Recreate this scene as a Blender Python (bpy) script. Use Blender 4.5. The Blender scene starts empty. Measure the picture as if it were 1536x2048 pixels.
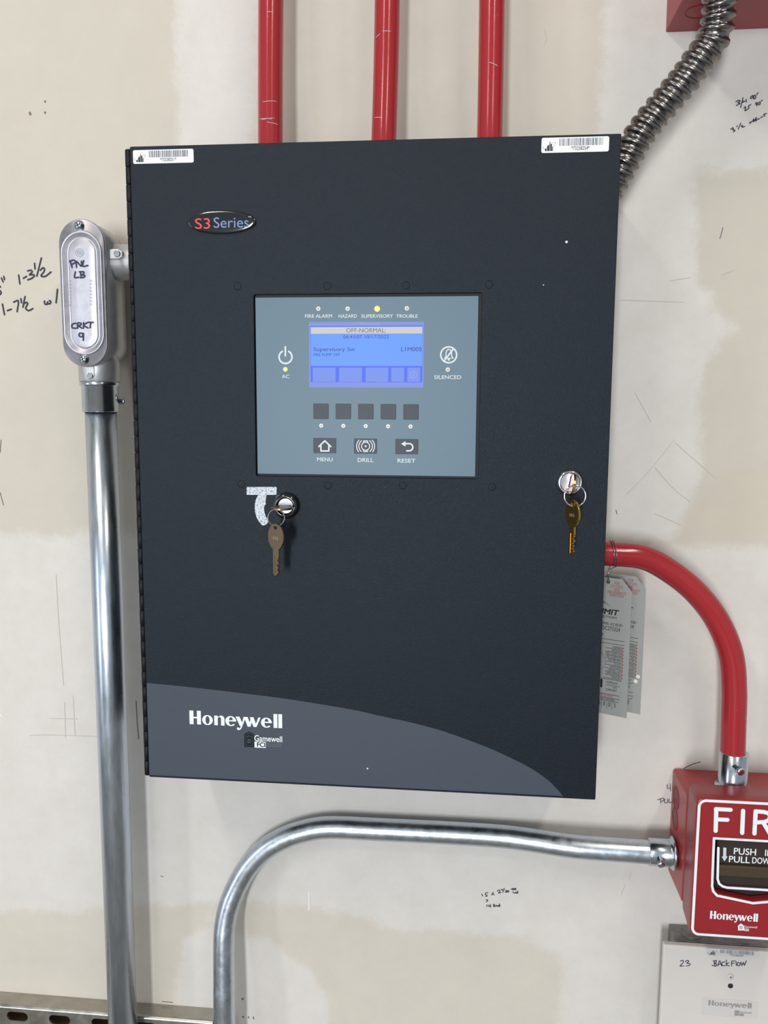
import bpy, bmesh, math, random
from mathutils import Vector, Matrix

random.seed(7)
SC = bpy.context.scene
COL = SC.collection

# ------------------------------------------------------------------ camera
F_PX = 1670.21                       # focal length in photo pixels (1536 x 2048)
CAM = Vector((0.08985, -0.8519, 1.5642))
RM = ((0.9948267, -0.0055303, 0.1014357),
      (0.0180747, 0.9922209, -0.1231705),
      (-0.0999654, 0.1243667, 0.9871878))   # rows: image right, image down, view axis in (X, -Z, Y)
right = Vector((RM[0][0], RM[0][2], -RM[0][1]))
down = Vector((RM[1][0], RM[1][2], -RM[1][1]))
fwd = Vector((RM[2][0], RM[2][2], -RM[2][1]))
cam_d = bpy.data.cameras.new('camera')
cam_d.sensor_fit = 'HORIZONTAL'
cam_d.sensor_width = 36.0
cam_d.lens = F_PX * 36.0 / 1536.0
cam_d.clip_start = 0.01
cam = bpy.data.objects.new('camera', cam_d)
COL.objects.link(cam)
up, back = -down, -fwd
cam.matrix_world = Matrix(((right.x, up.x, back.x, CAM.x), (right.y, up.y, back.y, CAM.y),
                           (right.z, up.z, back.z, CAM.z), (0, 0, 0, 1)))
SC.camera = cam

# ------------------------------------------------------------------ world, lamps, exposure
w = bpy.data.worlds.new('room_light')
SC.world = w
w.use_nodes = True
bg = w.node_tree.nodes['Background']
bg.inputs[0].default_value = (0.80, 0.90, 1.0, 1)
bg.inputs[1].default_value = 0.40


def area(name, loc, target, sx, sy, power, color):
    L = bpy.data.lights.new(name, 'AREA')
    L.shape = 'RECTANGLE'
    L.size, L.size_y, L.energy, L.color = sx, sy, power, color
    o = bpy.data.objects.new(name, L)
    COL.objects.link(o)
    o.location = loc
    o.rotation_euler = (Vector(target) - Vector(loc)).to_track_quat('-Z', 'Y').to_euler()
    return o


# two ceiling tube fixtures running away from the wall, and daylight from the open door far behind
area('ceiling_tube_light', (-0.72, -1.35, 2.90), (-0.72, -1.35, 0), 0.12, 1.25, 13, (1.0, 0.93, 0.83))
area('ceiling_tube_light', (0.82, -1.35, 2.90), (0.82, -1.35, 0), 0.12, 1.25, 13, (1.0, 0.93, 0.83))
area('doorway_daylight', (-0.74, -5.6, 1.42), (0, 0, 1.5), 0.5, 1.7, 140, (0.93, 0.97, 1.0))
area('side_window_daylight', (-2.5, -2.0, 1.35), (0, 0, 1.4), 0.22, 2.2, 13, (0.93, 0.97, 1.0))
SC.view_settings.view_transform = 'Standard'
SC.view_settings.look = 'None'
SC.view_settings.exposure = 0.2
SC.view_settings.gamma = 1.0
SC.view_settings.use_curve_mapping = False


# ------------------------------------------------------------------ helpers
def P(px, py, d=0.0):
    """point seen at a photo pixel, lying d metres in front of the wall"""
    v = right * ((px - 768) / F_PX) + down * ((py - 1024) / F_PX) + fwd
    k = (-d - CAM.y) / v.y
    return CAM + v * k


def crop(x0, y0, s):
    return lambda x, y: (x0 + x * s, y0 + y * s)


C_DISP = crop(480, 560, 520 / 1536)
C_LB = crop(80, 400, 240 / 1069)
C_FLEX = crop(1160, 0, 376 / 1536)
C_TAG = crop(1160, 1060, 376 / 1536)
C_PS = crop(1240, 1460, 296 / 1031)
C_BOT = crop(0, 1640, 520 / 1536)
C_KL = crop(460, 920, 240 / 1536)
C_KR = crop(1060, 900, 180 / 1536)
C_TL = crop(230, 250, 330 / 1536)
C_TR = crop(900, 230, 390 / 1536)
C_HW = crop(260, 1340, 440 / 1536)
C_SW = crop(680, 1400, 520 / 1536)
C_WL = crop(0, 440, 160 / 1170)
C_FIRE = crop(1380, 1580, 156 / 998)
C_BF = crop(1310, 1860, 226 / 1536)
C_WB = crop(940, 1750, 120 / 1536)
C_WR = crop(1440, 150, 96 / 1404)


def lin(c):
    def f(v):
        v /= 255.0
        return v / 12.92 if v <= 0.04045 else ((v + 0.055) / 1.055) ** 2.4
    return (f(c[0]), f(c[1]), f(c[2]), 1)


WL = {}


def link(o, parent=None, loc=None):
    COL.objects.link(o)
    loc = Vector(loc) if loc is not None else Vector((0, 0, 0))
    if parent is not None:
        o.parent = parent
        o.location = loc - WL[parent.name]
    else:
        o.location = loc
    WL[o.name] = loc
    return o


def empty(name, loc, label, cat, group=None):
    o = bpy.data.objects.new(name, None)
    o.empty_display_size = 0.02
    link(o, None, loc)
    return tag(o, label, cat, group)


def tag(o, label, cat=None, group=None, kind=None):
    if label:
        o['label'] = label
    if cat:
        o['category'] = cat
    if group:
        o['group'] = group
    if kind:
        o['kind'] = kind
    return o


class MB:
    """collects geometry (world coordinates) for ONE mesh object"""

    def __init__(self):
        self.v, self.f, self.s = [], [], []

    def add(self, verts, faces, smooth=False):
        n = len(self.v)
        self.v += [Vector(p) for p in verts]
        self.f += [tuple(i + n for i in f) for f in faces]
        self.s += [smooth] * len(faces)
        return self

    def from_bm(self, bm, smooth=False):
        bm.verts.ensure_lookup_table()
        bm.verts.index_update()
        self.add([v.co.copy() for v in bm.verts], [[v.index for v in f.verts] for f in bm.faces], smooth)
        bm.free()
        return self

    def box(self, x0, x1, d0, d1, z0, z1, bevel=0.0, seg=2):
        """box spanning d0..d1 metres in front of the wall"""
        bm = bmesh.new()
        bmesh.ops.create_cube(bm, size=1)
        bmesh.ops.scale(bm, vec=(abs(x1 - x0), abs(d1 - d0), abs(z1 - z0)), verts=bm.verts)
        bmesh.ops.translate(bm, vec=((x0 + x1) / 2, -(d0 + d1) / 2, (z0 + z1) / 2), verts=bm.verts)
        if bevel:
            bmesh.ops.bevel(bm, geom=bm.edges[:], offset=bevel, segments=seg, profile=0.5, affect='EDGES')
        return self.from_bm(bm)

    def rings(self, rings, close0=True, close1=True, smooth=True):
        n = len(rings[0])
        vs, fs = [], []
        for r in rings:
            vs += r
        for i in range(len(rings) - 1):
            for k in range(n):
                a, b = i * n + k, i * n + (k + 1) % n
                fs.append((a, b, b + n, a + n))
        self.add(vs, fs, smooth)
        if close0:
            self.add(rings[0], [tuple(range(n))[::-1]])
        if close1:
            self.add(rings[-1], [tuple(range(n))])
        return self

    def lathe(self, profile, origin, axis, seg=40, close=True):
        """profile: (radius, height along axis)"""
        axis = Vector(axis).normalized()
        u = axis.orthogonal().normalized()
        v = axis.cross(u)
        o = Vector(origin)
        rs = []
        for r, h in profile:
            rs.append([o + axis * h + (u * math.cos(t) + v * math.sin(t)) * r
                       for t in [2 * math.pi * k / seg for k in range(seg)]])
        return self.rings(rs, close, close)

    def cyl(self, p0, p1, r, seg=32):
        p0, p1 = Vector(p0), Vector(p1)
        h = (p1 - p0).length
        return self.lathe([(r, 0), (r, h)], p0, p1 - p0, seg)

    def tube(self, pts, r, seg=28, caps=True, rf=None):
        pts = [Vector(p) for p in pts]
        n = len(pts)
        ts = []
        for i in range(n):
            t = pts[min(i + 1, n - 1)] - pts[max(i - 1, 0)]
            ts.append(t.normalized())
        u = ts[0].orthogonal().normalized()
        rs, s = [], 0
        for i in range(n):
            u = (u - ts[i] * u.dot(ts[i])).normalized()
            v = ts[i].cross(u)
            if i:
                s += (pts[i] - pts[i - 1]).length
            ring = []
            for k in range(seg):
                a = 2 * math.pi * k / seg
                rr = rf(s, a) if rf else r
                ring.append(pts[i] + (u * math.cos(a) + v * math.sin(a)) * rr)
            rs.append(ring)
        return self.rings(rs, caps, caps)

    def build(self, name, mat, parent=None, shade=None):
        me = bpy.data.meshes.new(name)
        c = Vector((0, 0, 0))
        if self.v:
            lo = Vector([min(p[i] for p in self.v) for i in range(3)])
            hi = Vector([max(p[i] for p in self.v) for i in range(3)])
            c = (lo + hi) / 2
        me.from_pydata([p - c for p in self.v], [], self.f)
        for p, s in zip(me.polygons, self.s):
            p.use_smooth = s
        me.update()
        bm = bmesh.new()
        bm.from_mesh(me)
        if len(bm.faces) < 60000:
            bmesh.ops.remove_doubles(bm, verts=bm.verts, dist=1e-7)
        bmesh.ops.recalc_face_normals(bm, faces=bm.faces)
        bm.to_mesh(me)
        bm.free()
        me.materials.append(M[mat])
        o = bpy.data.objects.new(name, me)
        return link(o, parent, c)


def smooth_path(pts, n=10):
    """Catmull-Rom through points"""
    pts = [Vector(p) for p in pts]
    q = [pts[0] * 2 - pts[1]] + pts + [pts[-1] * 2 - pts[-2]]
    out = []
    for i in range(1, len(q) - 2):
        a, b, c, d = q[i - 1], q[i], q[i + 1], q[i + 2]
        for k in range(n):
            t = k / n
            out.append(0.5 * ((2 * b) + (c - a) * t + (2 * a - 5 * b + 4 * c - d) * t * t + (3 * b - a - 3 * c + d) * t ** 3))
    out.append(pts[-1])
    return out


def eval_curve(cu):
    o = bpy.data.objects.new('tmp', cu)
    COL.objects.link(o)
    dg = bpy.context.evaluated_depsgraph_get()
    me = bpy.data.meshes.new_from_object(o.evaluated_get(dg))
    vs = [v.co.copy() for v in me.vertices]
    fs = [tuple(p.vertices) for p in me.polygons]
    bpy.data.objects.remove(o)
    bpy.data.curves.remove(cu)
    bpy.data.meshes.remove(me)
    return vs, fs


def fill2d(polys, t=0.0, bevel=0.0):
    """filled 2D outlines (holes by nesting), metres in, metres out; thickness t centred on z = 0"""
    cu = bpy.data.curves.new('shape', 'CURVE')
    cu.dimensions = '2D'
    cu.fill_mode = 'BOTH'
    for p in polys:
        sp = cu.splines.new('POLY')
        sp.points.add(len(p) - 1)
        for i, (x, y) in enumerate(p):
            sp.points[i].co = (x * 1000, y * 1000, 0, 1)
        sp.use_cyclic_u = True
    cu.extrude = max(0, (t / 2 - bevel)) * 1000
    if bevel:
        cu.bevel_depth = bevel * 1000
        cu.bevel_resolution = 1
        cu.offset = -bevel * 1000
    vs, fs = eval_curve(cu)
    return [v / 1000 for v in vs], fs


def flat(d):
    """local (x, y, z) -> on a plane d metres before the wall, z towards the room"""
    return Matrix(((1, 0, 0, 0), (0, 0, -1, -d), (0, 1, 0, 0), (0, 0, 0, 1)))


def shape(mb, polys, d0, d1, bevel=0.0, mx=None):
    """prism with outlines in (X, Z) between depth d0 and d1"""
    vs, fs = fill2d(polys, abs(d1 - d0), bevel)
    m = mx if mx is not None else flat((d0 + d1) / 2)
    return mb.add([m @ v for v in vs], fs)


def px_poly(pts, d, cv=None):
    out = []
    for x, y in pts:
        if cv:
            x, y = cv(x, y)
        p = P(x, y, d)
        out.append((p.x, p.z))
    return out


def rrect(x0, x1, z0, z1, r, n=5):
    out = []
    for cx, cz, a0 in ((x1 - r, z1 - r, 0), (x0 + r, z1 - r, 90), (x0 + r, z0 + r, 180), (x1 - r, z0 + r, 270)):
        for k in range(n + 1):
            a = math.radians(a0 + 90 * k / n)
            out.append((cx + r * math.cos(a), cz + r * math.sin(a)))
    return out


def ell(cx, cz, rx, rz, n=32, a0=0, a1=360):
    m = n if a1 - a0 >= 360 else n + 1
    return [(cx + rx * math.cos(math.radians(a0 + (a1 - a0) * k / n)), cz + rz * math.sin(math.radians(a0 + (a1 - a0) * k / n))) for k in range(m)]


def ribbon(mb, pts2, wd, mx, close=False):
    """flat round-ended stroke through 2D points; mx maps (x, y, z) to the world"""
    h = wd / 2
    pts = [Vector((p[0], p[1])) for p in pts2]
    pts = [p for i, p in enumerate(pts) if i == 0 or (p - pts[i - 1]).length > 1e-7]
    if len(pts) > 8 and (pts[0] - pts[-1]).length < 1e-6:
        close = True
    if close:
        if (pts[0] - pts[-1]).length < 1e-6:
            pts = pts[:-1]
        runs = [pts + [pts[0], pts[1]]]
    else:
        runs = [[pts[0]]]
        for i in range(1, len(pts)):
            runs[-1].append(pts[i])
            if i < len(pts) - 1:
                u, v = (pts[i] - pts[i - 1]).normalized(), (pts[i + 1] - pts[i]).normalized()
                if u.dot(v) < 0.25:
                    runs.append([pts[i]])
    for rn in runs:
        mb.lay = getattr(mb, 'lay', 0) + 1
        z = 6e-6 * (mb.lay % 40)
        n = len(rn)
        if n < 2:
            continue
        ts = [(rn[i + 1] - rn[i]).normalized() for i in range(n - 1)]
        vs = []
        rng = range(n) if not close else range(1, n - 1)
        for i in rng:
            a = ts[max(0, i - 1)]
            b = ts[min(n - 2, i)]
            t = (a + b).normalized()
            k = min(1.6, 1 / max(.4, t.dot(a)))
            nn = Vector((-t.y, t.x)) * h * k
            vs += [rn[i] + nn, rn[i] - nn]
        m = len(vs) // 2
        fs = [(2 * i, 2 * i + 1, 2 * i + 3, 2 * i + 2) for i in range(m - 1)]
        if close:
            fs.append((2 * m - 2, 2 * m - 1, 1, 0))
        else:
            for c0, t, ia, ib in ((rn[0], -ts[0], 1, 0), (rn[-1], ts[-1], 2 * m - 2, 2 * m - 1)):
                nn = Vector((-t.y, t.x))
                k = len(vs)
                arc = [c0 + (nn * math.cos(q) + t * math.sin(q)) * h for q in [math.pi * j / 6 for j in range(1, 6)]]
                vs += arc
                fs.append((ia,) + tuple(range(k, k + 5)) + (ib,))
        mb.add([mx @ Vector((v.x, v.y, z)) for v in vs], fs)


def strokes(name, lines, wd, d, mat, parent, cv=None, label=None, curve=True):
    mb = MB()
    for ln in lines:
        p = px_poly(ln, d, cv)
        if curve and len(p) > 2:
            p = [(q.x, q.y) for q in smooth_path([Vector((a, b, 0)) for a, b in p], 4)]
        ribbon(mb, p, wd, flat(d))
    o = mb.build(name, mat, parent)
    if label:
        o['label'] = label
    return o


def text_geo(s, bold=0.0, shear=0.0, space=1.0):
    cu = bpy.data.curves.new('txt', 'FONT')
    cu.body = s
    cu.size = 100
    cu.resolution_u = 4
    cu.shear = shear
    cu.space_character = space
    vs, fs = eval_curve(cu)
    return vs, fs


def text_box(mb, s, x0, x1, z0, z1, mx, bold=0.0, shear=0.0, space=1.0):
    """text fitted in a local 2D box"""
    vs, fs = text_geo(s, bold, shear, space)
    ax0, ax1 = min(v.x for v in vs), max(v.x for v in vs)
    ay0, ay1 = min(v.y for v in vs), max(v.y for v in vs)
    kx, kz = (x1 - x0) / (ax1 - ax0), (z1 - z0) / (ay1 - ay0)
    for i, (ox, oz) in enumerate(((0, 0),) if bold == 0 else ((-1, 0), (1, 0), (0, -.7), (0, .7))):
        mb.add([mx @ Vector((x0 + (v.x - ax0 + ox * bold * 100) * kx, z0 + (v.y - ay0 + oz * bold * 100) * kz, i * 8e-6)) for v in vs], fs)


def text_px(name, s, xl, xr, yt, yb, d, mat, parent, cv=None, bold=0.0, shear=0.0, label=None, space=1.0):
    """print fitted to the photo box xl..xr, yt..yb (given at its middle)"""
    if cv:
        (xl, yt), (xr, yb) = cv(xl, yt), cv(xr, yb)
    xm, ym = (xl + xr) / 2, (yt + yb) / 2
    x0, x1 = P(xl, ym, d).x, P(xr, ym, d).x
    z1, z0 = P(xm, yt, d).z, P(xm, yb, d).z
    mb = MB()
    text_box(mb, s, x0, x1, z0, z1, flat(d), bold, shear, space)
    o = mb.build(name, mat, parent)
    if label:
        o['label'] = label
    return o


# ------------------------------------------------------------------ materials
M = {}


def mat(name, col, rough=0.5, metal=0.0, emit=None, estr=1.0, var=0.0, vscale=60.0, bump=0.0, bscale=300.0, coat=0.0, spec=0.5,
        col2=None, thr=None, rvar=0.0, stretch=None, stint=None):
    m = bpy.data.materials.new(name)
    m.use_nodes = True
    nt = m.node_tree
    b = nt.nodes['Principled BSDF']
    b.inputs['Base Color'].default_value = lin(col)
    b.inputs['Roughness'].default_value = rough
    b.inputs['Metallic'].default_value = metal
    b.inputs['Specular IOR Level'].default_value = spec
    b.inputs['Coat Weight'].default_value = coat
    if stint:
        b.inputs['Specular Tint'].default_value = stint + (1,)
    b.inputs['Coat Roughness'].default_value = 0.08
    tc = nt.nodes.new('ShaderNodeTexCoord')
    src = tc.outputs['Object']
    if stretch:
        mp = nt.nodes.new('ShaderNodeMapping')
        mp.inputs['Scale'].default_value = stretch
        nt.links.new(src, mp.inputs['Vector'])
        src = mp.outputs[0]
    if var or col2:
        n = nt.nodes.new('ShaderNodeTexNoise')
        n.inputs['Scale'].default_value = vscale
        n.inputs['Detail'].default_value = 6
        n.inputs['Roughness'].default_value = 0.65
        nt.links.new(src, n.inputs['Vector'])
        r = nt.nodes.new('ShaderNodeValToRGB')
        c1 = lin(col)
        if col2:
            lo, hi = thr
            r.color_ramp.elements[0].position = lo
            r.color_ramp.elements[1].position = hi
            r.color_ramp.elements[0].color = c1
            r.color_ramp.elements[1].color = lin(col2)
        else:
            r.color_ramp.elements[0].position = 0.3
            r.color_ramp.elements[1].position = 0.7
            r.color_ramp.elements[0].color = tuple(x * (1 - var) for x in c1[:3]) + (1,)
            r.color_ramp.elements[1].color = tuple(min(1, x * (1 + var)) for x in c1[:3]) + (1,)
        nt.links.new(n.outputs['Fac'], r.inputs['Fac'])
        nt.links.new(r.outputs['Color'], b.inputs['Base Color'])
        if rvar:
            mr = nt.nodes.new('ShaderNodeMapRange')
            mr.inputs['From Min'].default_value = 0.3
            mr.inputs['From Max'].default_value = 0.7
            mr.inputs['To Min'].default_value = max(0.02, rough - rvar)
            mr.inputs['To Max'].default_value = rough + rvar
            nt.links.new(n.outputs['Fac'], mr.inputs['Value'])
            nt.links.new(mr.outputs[0], b.inputs['Roughness'])
    if bump:
        n2 = nt.nodes.new('ShaderNodeTexNoise')
        n2.inputs['Scale'].default_value = bscale
        n2.inputs['Detail'].default_value = 3
        nt.links.new(src, n2.inputs['Vector'])
        bp = nt.nodes.new('ShaderNodeBump')
        bp.inputs['Strength'].default_value = bump
        bp.inputs['Distance'].default_value = 0.0006
        nt.links.new(n2.outputs['Fac'], bp.inputs['Height'])
        nt.links.new(bp.outputs[0], b.inputs['Normal'])
    if emit:
        b.inputs['Emission Color'].default_value = lin(emit)
        b.inputs['Emission Strength'].default_value = estr
    M[name] = m
    return m


mat('black_powder', (13, 18, 26), 0.40, var=0.5, vscale=1100, rvar=0.13, bump=0.55, bscale=1500, spec=0.29, stint=(.78, .9, 1.0))
mat('black_smooth', (10, 13, 18), 0.5, spec=0.25)
mat('gap_black', (6, 7, 9), 0.6)
mat('swoosh_grey', (68, 75, 86), 0.45, spec=0.25, var=0.03, vscale=200)
mat('overlay_grey', (94, 117, 132), 0.42, spec=0.3)
mat('print_white', (232, 236, 238), 0.5)
mat('print_light', (205, 214, 218), 0.5)
mat('print_dark', (20, 24, 32), 0.6, spec=0.2)
mat('print_black', (22, 22, 26), 0.5)
mat('print_red', (165, 62, 66), 0.5)
mat('print_green', (70, 110, 85), 0.5)
mat('print_faint', (150, 146, 142), 0.6)
mat('print_smudge', (120, 124, 132), 0.7)
mat('badge_red', (222, 60, 60), 0.4)
mat('badge_blue', (112, 132, 178), 0.4)
mat('badge_black', (12, 13, 17), 0.12, coat=1.0)
mat('sticker_white', (236, 238, 240), 0.45)
mat('bar_ink', (96, 98, 108), 0.6)
mat('ink_navy', (38, 34, 72), 0.6)
mat('ink_wall', (52, 50, 64), 0.75)
mat('ink_pencil', (96, 92, 92), 0.8)
mat('speckled_mark', (214, 220, 228), 0.6, col2=(128, 138, 154), thr=(0.46, 0.62), vscale=620)
mat('key_black', (48, 55, 68), 0.4, spec=0.25, var=0.06, vscale=150)
mat('led_off', (206, 208, 204), 0.3)
mat('led_core', (150, 152, 148), 0.4)
mat('led_amber', (255, 170, 30), 0.3, emit=(255, 176, 40), estr=2.6)
mat('led_amber_core', (255, 240, 190), 0.3, emit=(255, 232, 150), estr=3.0)
mat('led_green', (150, 220, 60), 0.3, emit=(170, 230, 70), estr=0.75)
for nm, c, s in (('screen_blue', (98, 152, 255), 0.88), ('screen_head', (130, 156, 236), 0.72), ('screen_bar', (208, 208, 200), 0.8),
                 ('screen_deep', (76, 104, 255), 0.8), ('screen_soft', (118, 148, 240), 0.78), ('screen_foot', (130, 150, 232), 0.75),
                 ('screen_ink', (44, 84, 170), 0.5), ('screen_grey', (150, 152, 158), 0.5), ('screen_pale', (176, 196, 238), 0.6)):
    mat(nm, (20, 24, 34), 0.4, emit=c, estr=s, spec=0.2)
mat('red_paint', (160, 40, 46), 0.15, col2=(214, 150, 146), thr=(0.705, 0.73), vscale=240, bump=0.04, bscale=60, stretch=(1, 1, 0.6))
mat('red_box_paint', (150, 34, 42), 0.4, var=0.05, vscale=40)
mat('red_cast', (158, 48, 48), 0.32, var=0.06, vscale=60, bump=0.15, bscale=500)
mat('red_plate', (146, 32, 38), 0.35, var=0.03, vscale=60)
mat('red_deep', (120, 22, 30), 0.45)
mat('emt_steel', (196, 205, 216), 0.31, 1.0, var=0.10, vscale=160, rvar=0.06, bump=0.05, bscale=260, stretch=(1, 1, .18))
mat('emt_bent', (198, 206, 215), 0.33, 1.0, var=0.12, vscale=120, rvar=0.07, bump=0.10, bscale=260)
mat('zinc_steel', (196, 202, 210), 0.22, 1.0, var=0.05, vscale=120, rvar=0.04)
mat('cast_alu', (196, 196, 196), 0.42, 0.75, var=0.05, vscale=150, rvar=0.06, bump=0.06, bscale=700)
mat('cover_alu', (182, 180, 188), 0.44, 0.9, var=0.08, vscale=90, rvar=0.08, bump=0.05, bscale=300)
mat('flex_steel', (126, 122, 120), 0.27, 1.0, var=0.12, vscale=120, rvar=0.08)
mat('strut_steel', (176, 172, 164), 0.34, 1.0, var=0.12, vscale=60, rvar=0.1)
mat('galv_box', (142, 140, 138), 0.5, 0.7, col2=(108, 106, 106), thr=(0.4, 0.65), vscale=50)
mat('chrome', (226, 226, 230), 0.1, 1.0)
mat('satin_silver', (128, 129, 136), 0.34, 1.0)
mat('brass', (190, 148, 80), 0.2, 1.0, var=0.06, vscale=200)
mat('brass_dull', (142, 122, 98), 0.36, 1.0, var=0.08, vscale=200)
mat('wire_steel', (150, 148, 146), 0.3, 1.0)
mat('tag_alu', (160, 161, 158), 0.42, var=0.02, vscale=80, spec=0.6)
mat('white_plastic', (212, 206, 200), 0.42, var=0.02, vscale=20)
mat('plate_label', (206, 202, 198), 0.3)
mat('handle_olive', (66, 54, 32), 0.42, var=0.12, vscale=400)
mat('handle_brown', (46, 34, 30), 0.5, var=0.1, vscale=400)
mat('cavity_dark', (40, 20, 24), 0.6)
mat('hole_dark', (30, 30, 36), 0.6)
mat('wall_reflect_brown', (150, 126, 94), 0.7)  # painted reflection of the brown wall, seen through the strut slots
mat('ink_faint', (194, 189, 182), 0.85)
mat('concrete', (128, 126, 122), 0.7, var=0.08, vscale=8)
mat('mud_white', (232, 230, 226), 0.9)
mat('hole_brown', (120, 104, 84), 0.9)
mat('ceiling_paint', (170, 170, 168), 0.9)


def wall_material():
    m = bpy.data.materials.new('drywall')
    m.use_nodes = True
    nt = m.node_tree
    N, Lk = nt.nodes, nt.links
    b = N['Principled BSDF']
    b.inputs['Roughness'].default_value = 0.85
    b.inputs['Specular IOR Level'].default_value = 0.2
    tc = N.new('ShaderNodeTexCoord')

    def noise(scale, detail=5, rough=0.6):
        n = N.new('ShaderNodeTexNoise')
        n.inputs['Scale'].default_value = scale
        n.inputs['Detail'].default_value = detail
        n.inputs['Roughness'].default_value = rough
        Lk.new(tc.outputs['Object'], n.inputs['Vector'])
        return n

    def math_(op, a, b_=None, clamp=False):
        n = N.new('ShaderNodeMath')
        n.operation = op
        n.use_clamp = clamp
        for i, v in enumerate((a, b_)):
            if v is None:
                continue
            if isinstance(v, (int, float)):
                n.inputs[i].default_value = v
            else:
                Lk.new(v, n.inputs[i])
        return n.outputs[0]

    nA = noise(9, 7, 0.7)
    nB = noise(45, 9, 0.78)
    def ramp(v, a, b_):
        n = N.new('ShaderNodeMapRange')
        n.interpolation_type = 'SMOOTHSTEP'
        n.inputs['From Min'].default_value = a
        n.inputs['From Max'].default_value = b_
        Lk.new(v, n.inputs['Value'])
        return n.outputs[0]

    def patch(attr, soft, amp_a, amp_b, wgt):
        """inside-distance of the trowelled patches, edge made ragged by noise"""
        at = N.new('ShaderNodeAttribute')
        at.attribute_name = attr
        v = math_('MULTIPLY_ADD', nA.outputs['Fac'], amp_a)
        v.node.inputs[2].default_value = -amp_a * 0.5
        v2 = math_('MULTIPLY_ADD', nB.outputs['Fac'], amp_b)
        v2.node.inputs[2].default_value = -amp_b * 0.5
        d_ = math_('ADD', at.outputs['Fac'], math_('ADD', v, v2))
        return math_('MULTIPLY', ramp(d_, -soft, soft), wgt)

    white = patch('compound', 0.008, 0.03, 0.04, 1.0)
    tan = patch('paper', 0.007, 0.03, 0.04, 0.62)
    cream = patch('cream', 0.02, 0.05, 0.03, 0.45)

    def mix(fac, a, c):
        n = N.new('ShaderNodeMix')
        n.data_type = 'RGBA'
        Lk.new(fac, n.inputs['Factor'])
        if isinstance(a, tuple):
            n.inputs['A'].default_value = a
        else:
            Lk.new(a, n.inputs['A'])
        if isinstance(c, tuple):
            n.inputs['B'].default_value = c
        else:
            Lk.new(c, n.inputs['B'])
        return n.outputs['Result']

    col = mix(white, lin((203, 196, 183)), lin((217, 212, 206)))
    col = mix(cream, col, lin((214, 208, 198)))
    col = mix(tan, col, lin((203, 193, 176)))
    # faint trowel mottling and a few rubbed grey marks
    mott = noise(22, 8, 0.75)
    mr = N.new('ShaderNodeMapRange')
    mr.inputs['From Min'].default_value = 0.35
    mr.inputs['From Max'].default_value = 0.7
    mr.inputs['To Min'].default_value = 0.0
    mr.inputs['To Max'].default_value = 0.3
    Lk.new(mott.outputs['Fac'], mr.inputs['Value'])
    col = mix(mr.outputs[0], col, lin((186, 178, 168)))
    sm = noise(30, 4, 0.5)
    r = ramp(sm.outputs['Fac'], 0.72, 0.8)
    col = mix(math_('MULTIPLY', r, 0.35), col, lin((150, 145, 140)))
    Lk.new(col, b.inputs['Base Color'])
    bp = N.new('ShaderNodeBump')
    bp.inputs['Strength'].default_value = 0.12
    bp.inputs['Distance'].default_value = 0.001
    nb = noise(120, 5, 0.6)
    Lk.new(nb.outputs['Fac'], bp.inputs['Height'])
    Lk.new(bp.outputs[0], b.inputs['Normal'])
    M['drywall'] = m


wall_material()

# ------------------------------------------------------------------ the room
PATCHES = {
    'compound': [[(352, -120), (512, -120), (512, 400), (350, 400)],
                 [(1212, -120), (1700, -120), (1700, 320), (1393, 350), (1390, 506), (1395, 577), (1423, 584), (1427, 623), (1466, 659), (1450, 682), (1419, 729),
                  (1399, 803), (1402, 930), (1391, 995), (1364, 1041), (1356, 1077), (1150, 1085), (1150, 600), (1205, 200)],
                 [(-400, 1062), (120, 1068), (480, 1055), (700, 1300), (1200, 1098), (1356, 1090), (1800, 1094), (1800, 2600), (-400, 2600)]],
    'paper': [[(1356, 1083), (1366, 1041), (1395, 995), (1434, 960), (1516, 932), (1700, 900), (1700, 1084)],
              [(430, 1808), (487, 1803), (694, 1826), (797, 1862), (935, 1865), (1039, 1872), (1087, 1893), (1118, 1907), (1108, 2200), (640, 2200), (660, 1990), (600, 1930),
               (550, 1895), (490, 1868), (430, 1860)],
              [(-400, 1832), (120, 1824), (204, 1820), (330, 1809), (430, 1806), (425, 1850), (370, 1870), (350, 1960), (360, 2200), (-400, 2200)]],
    'cream': [[(590, -120), (738, -120), (735, 400), (595, 400)], [(815, -120), (940, -120), (935, 400), (820, 400)]],
}


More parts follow.
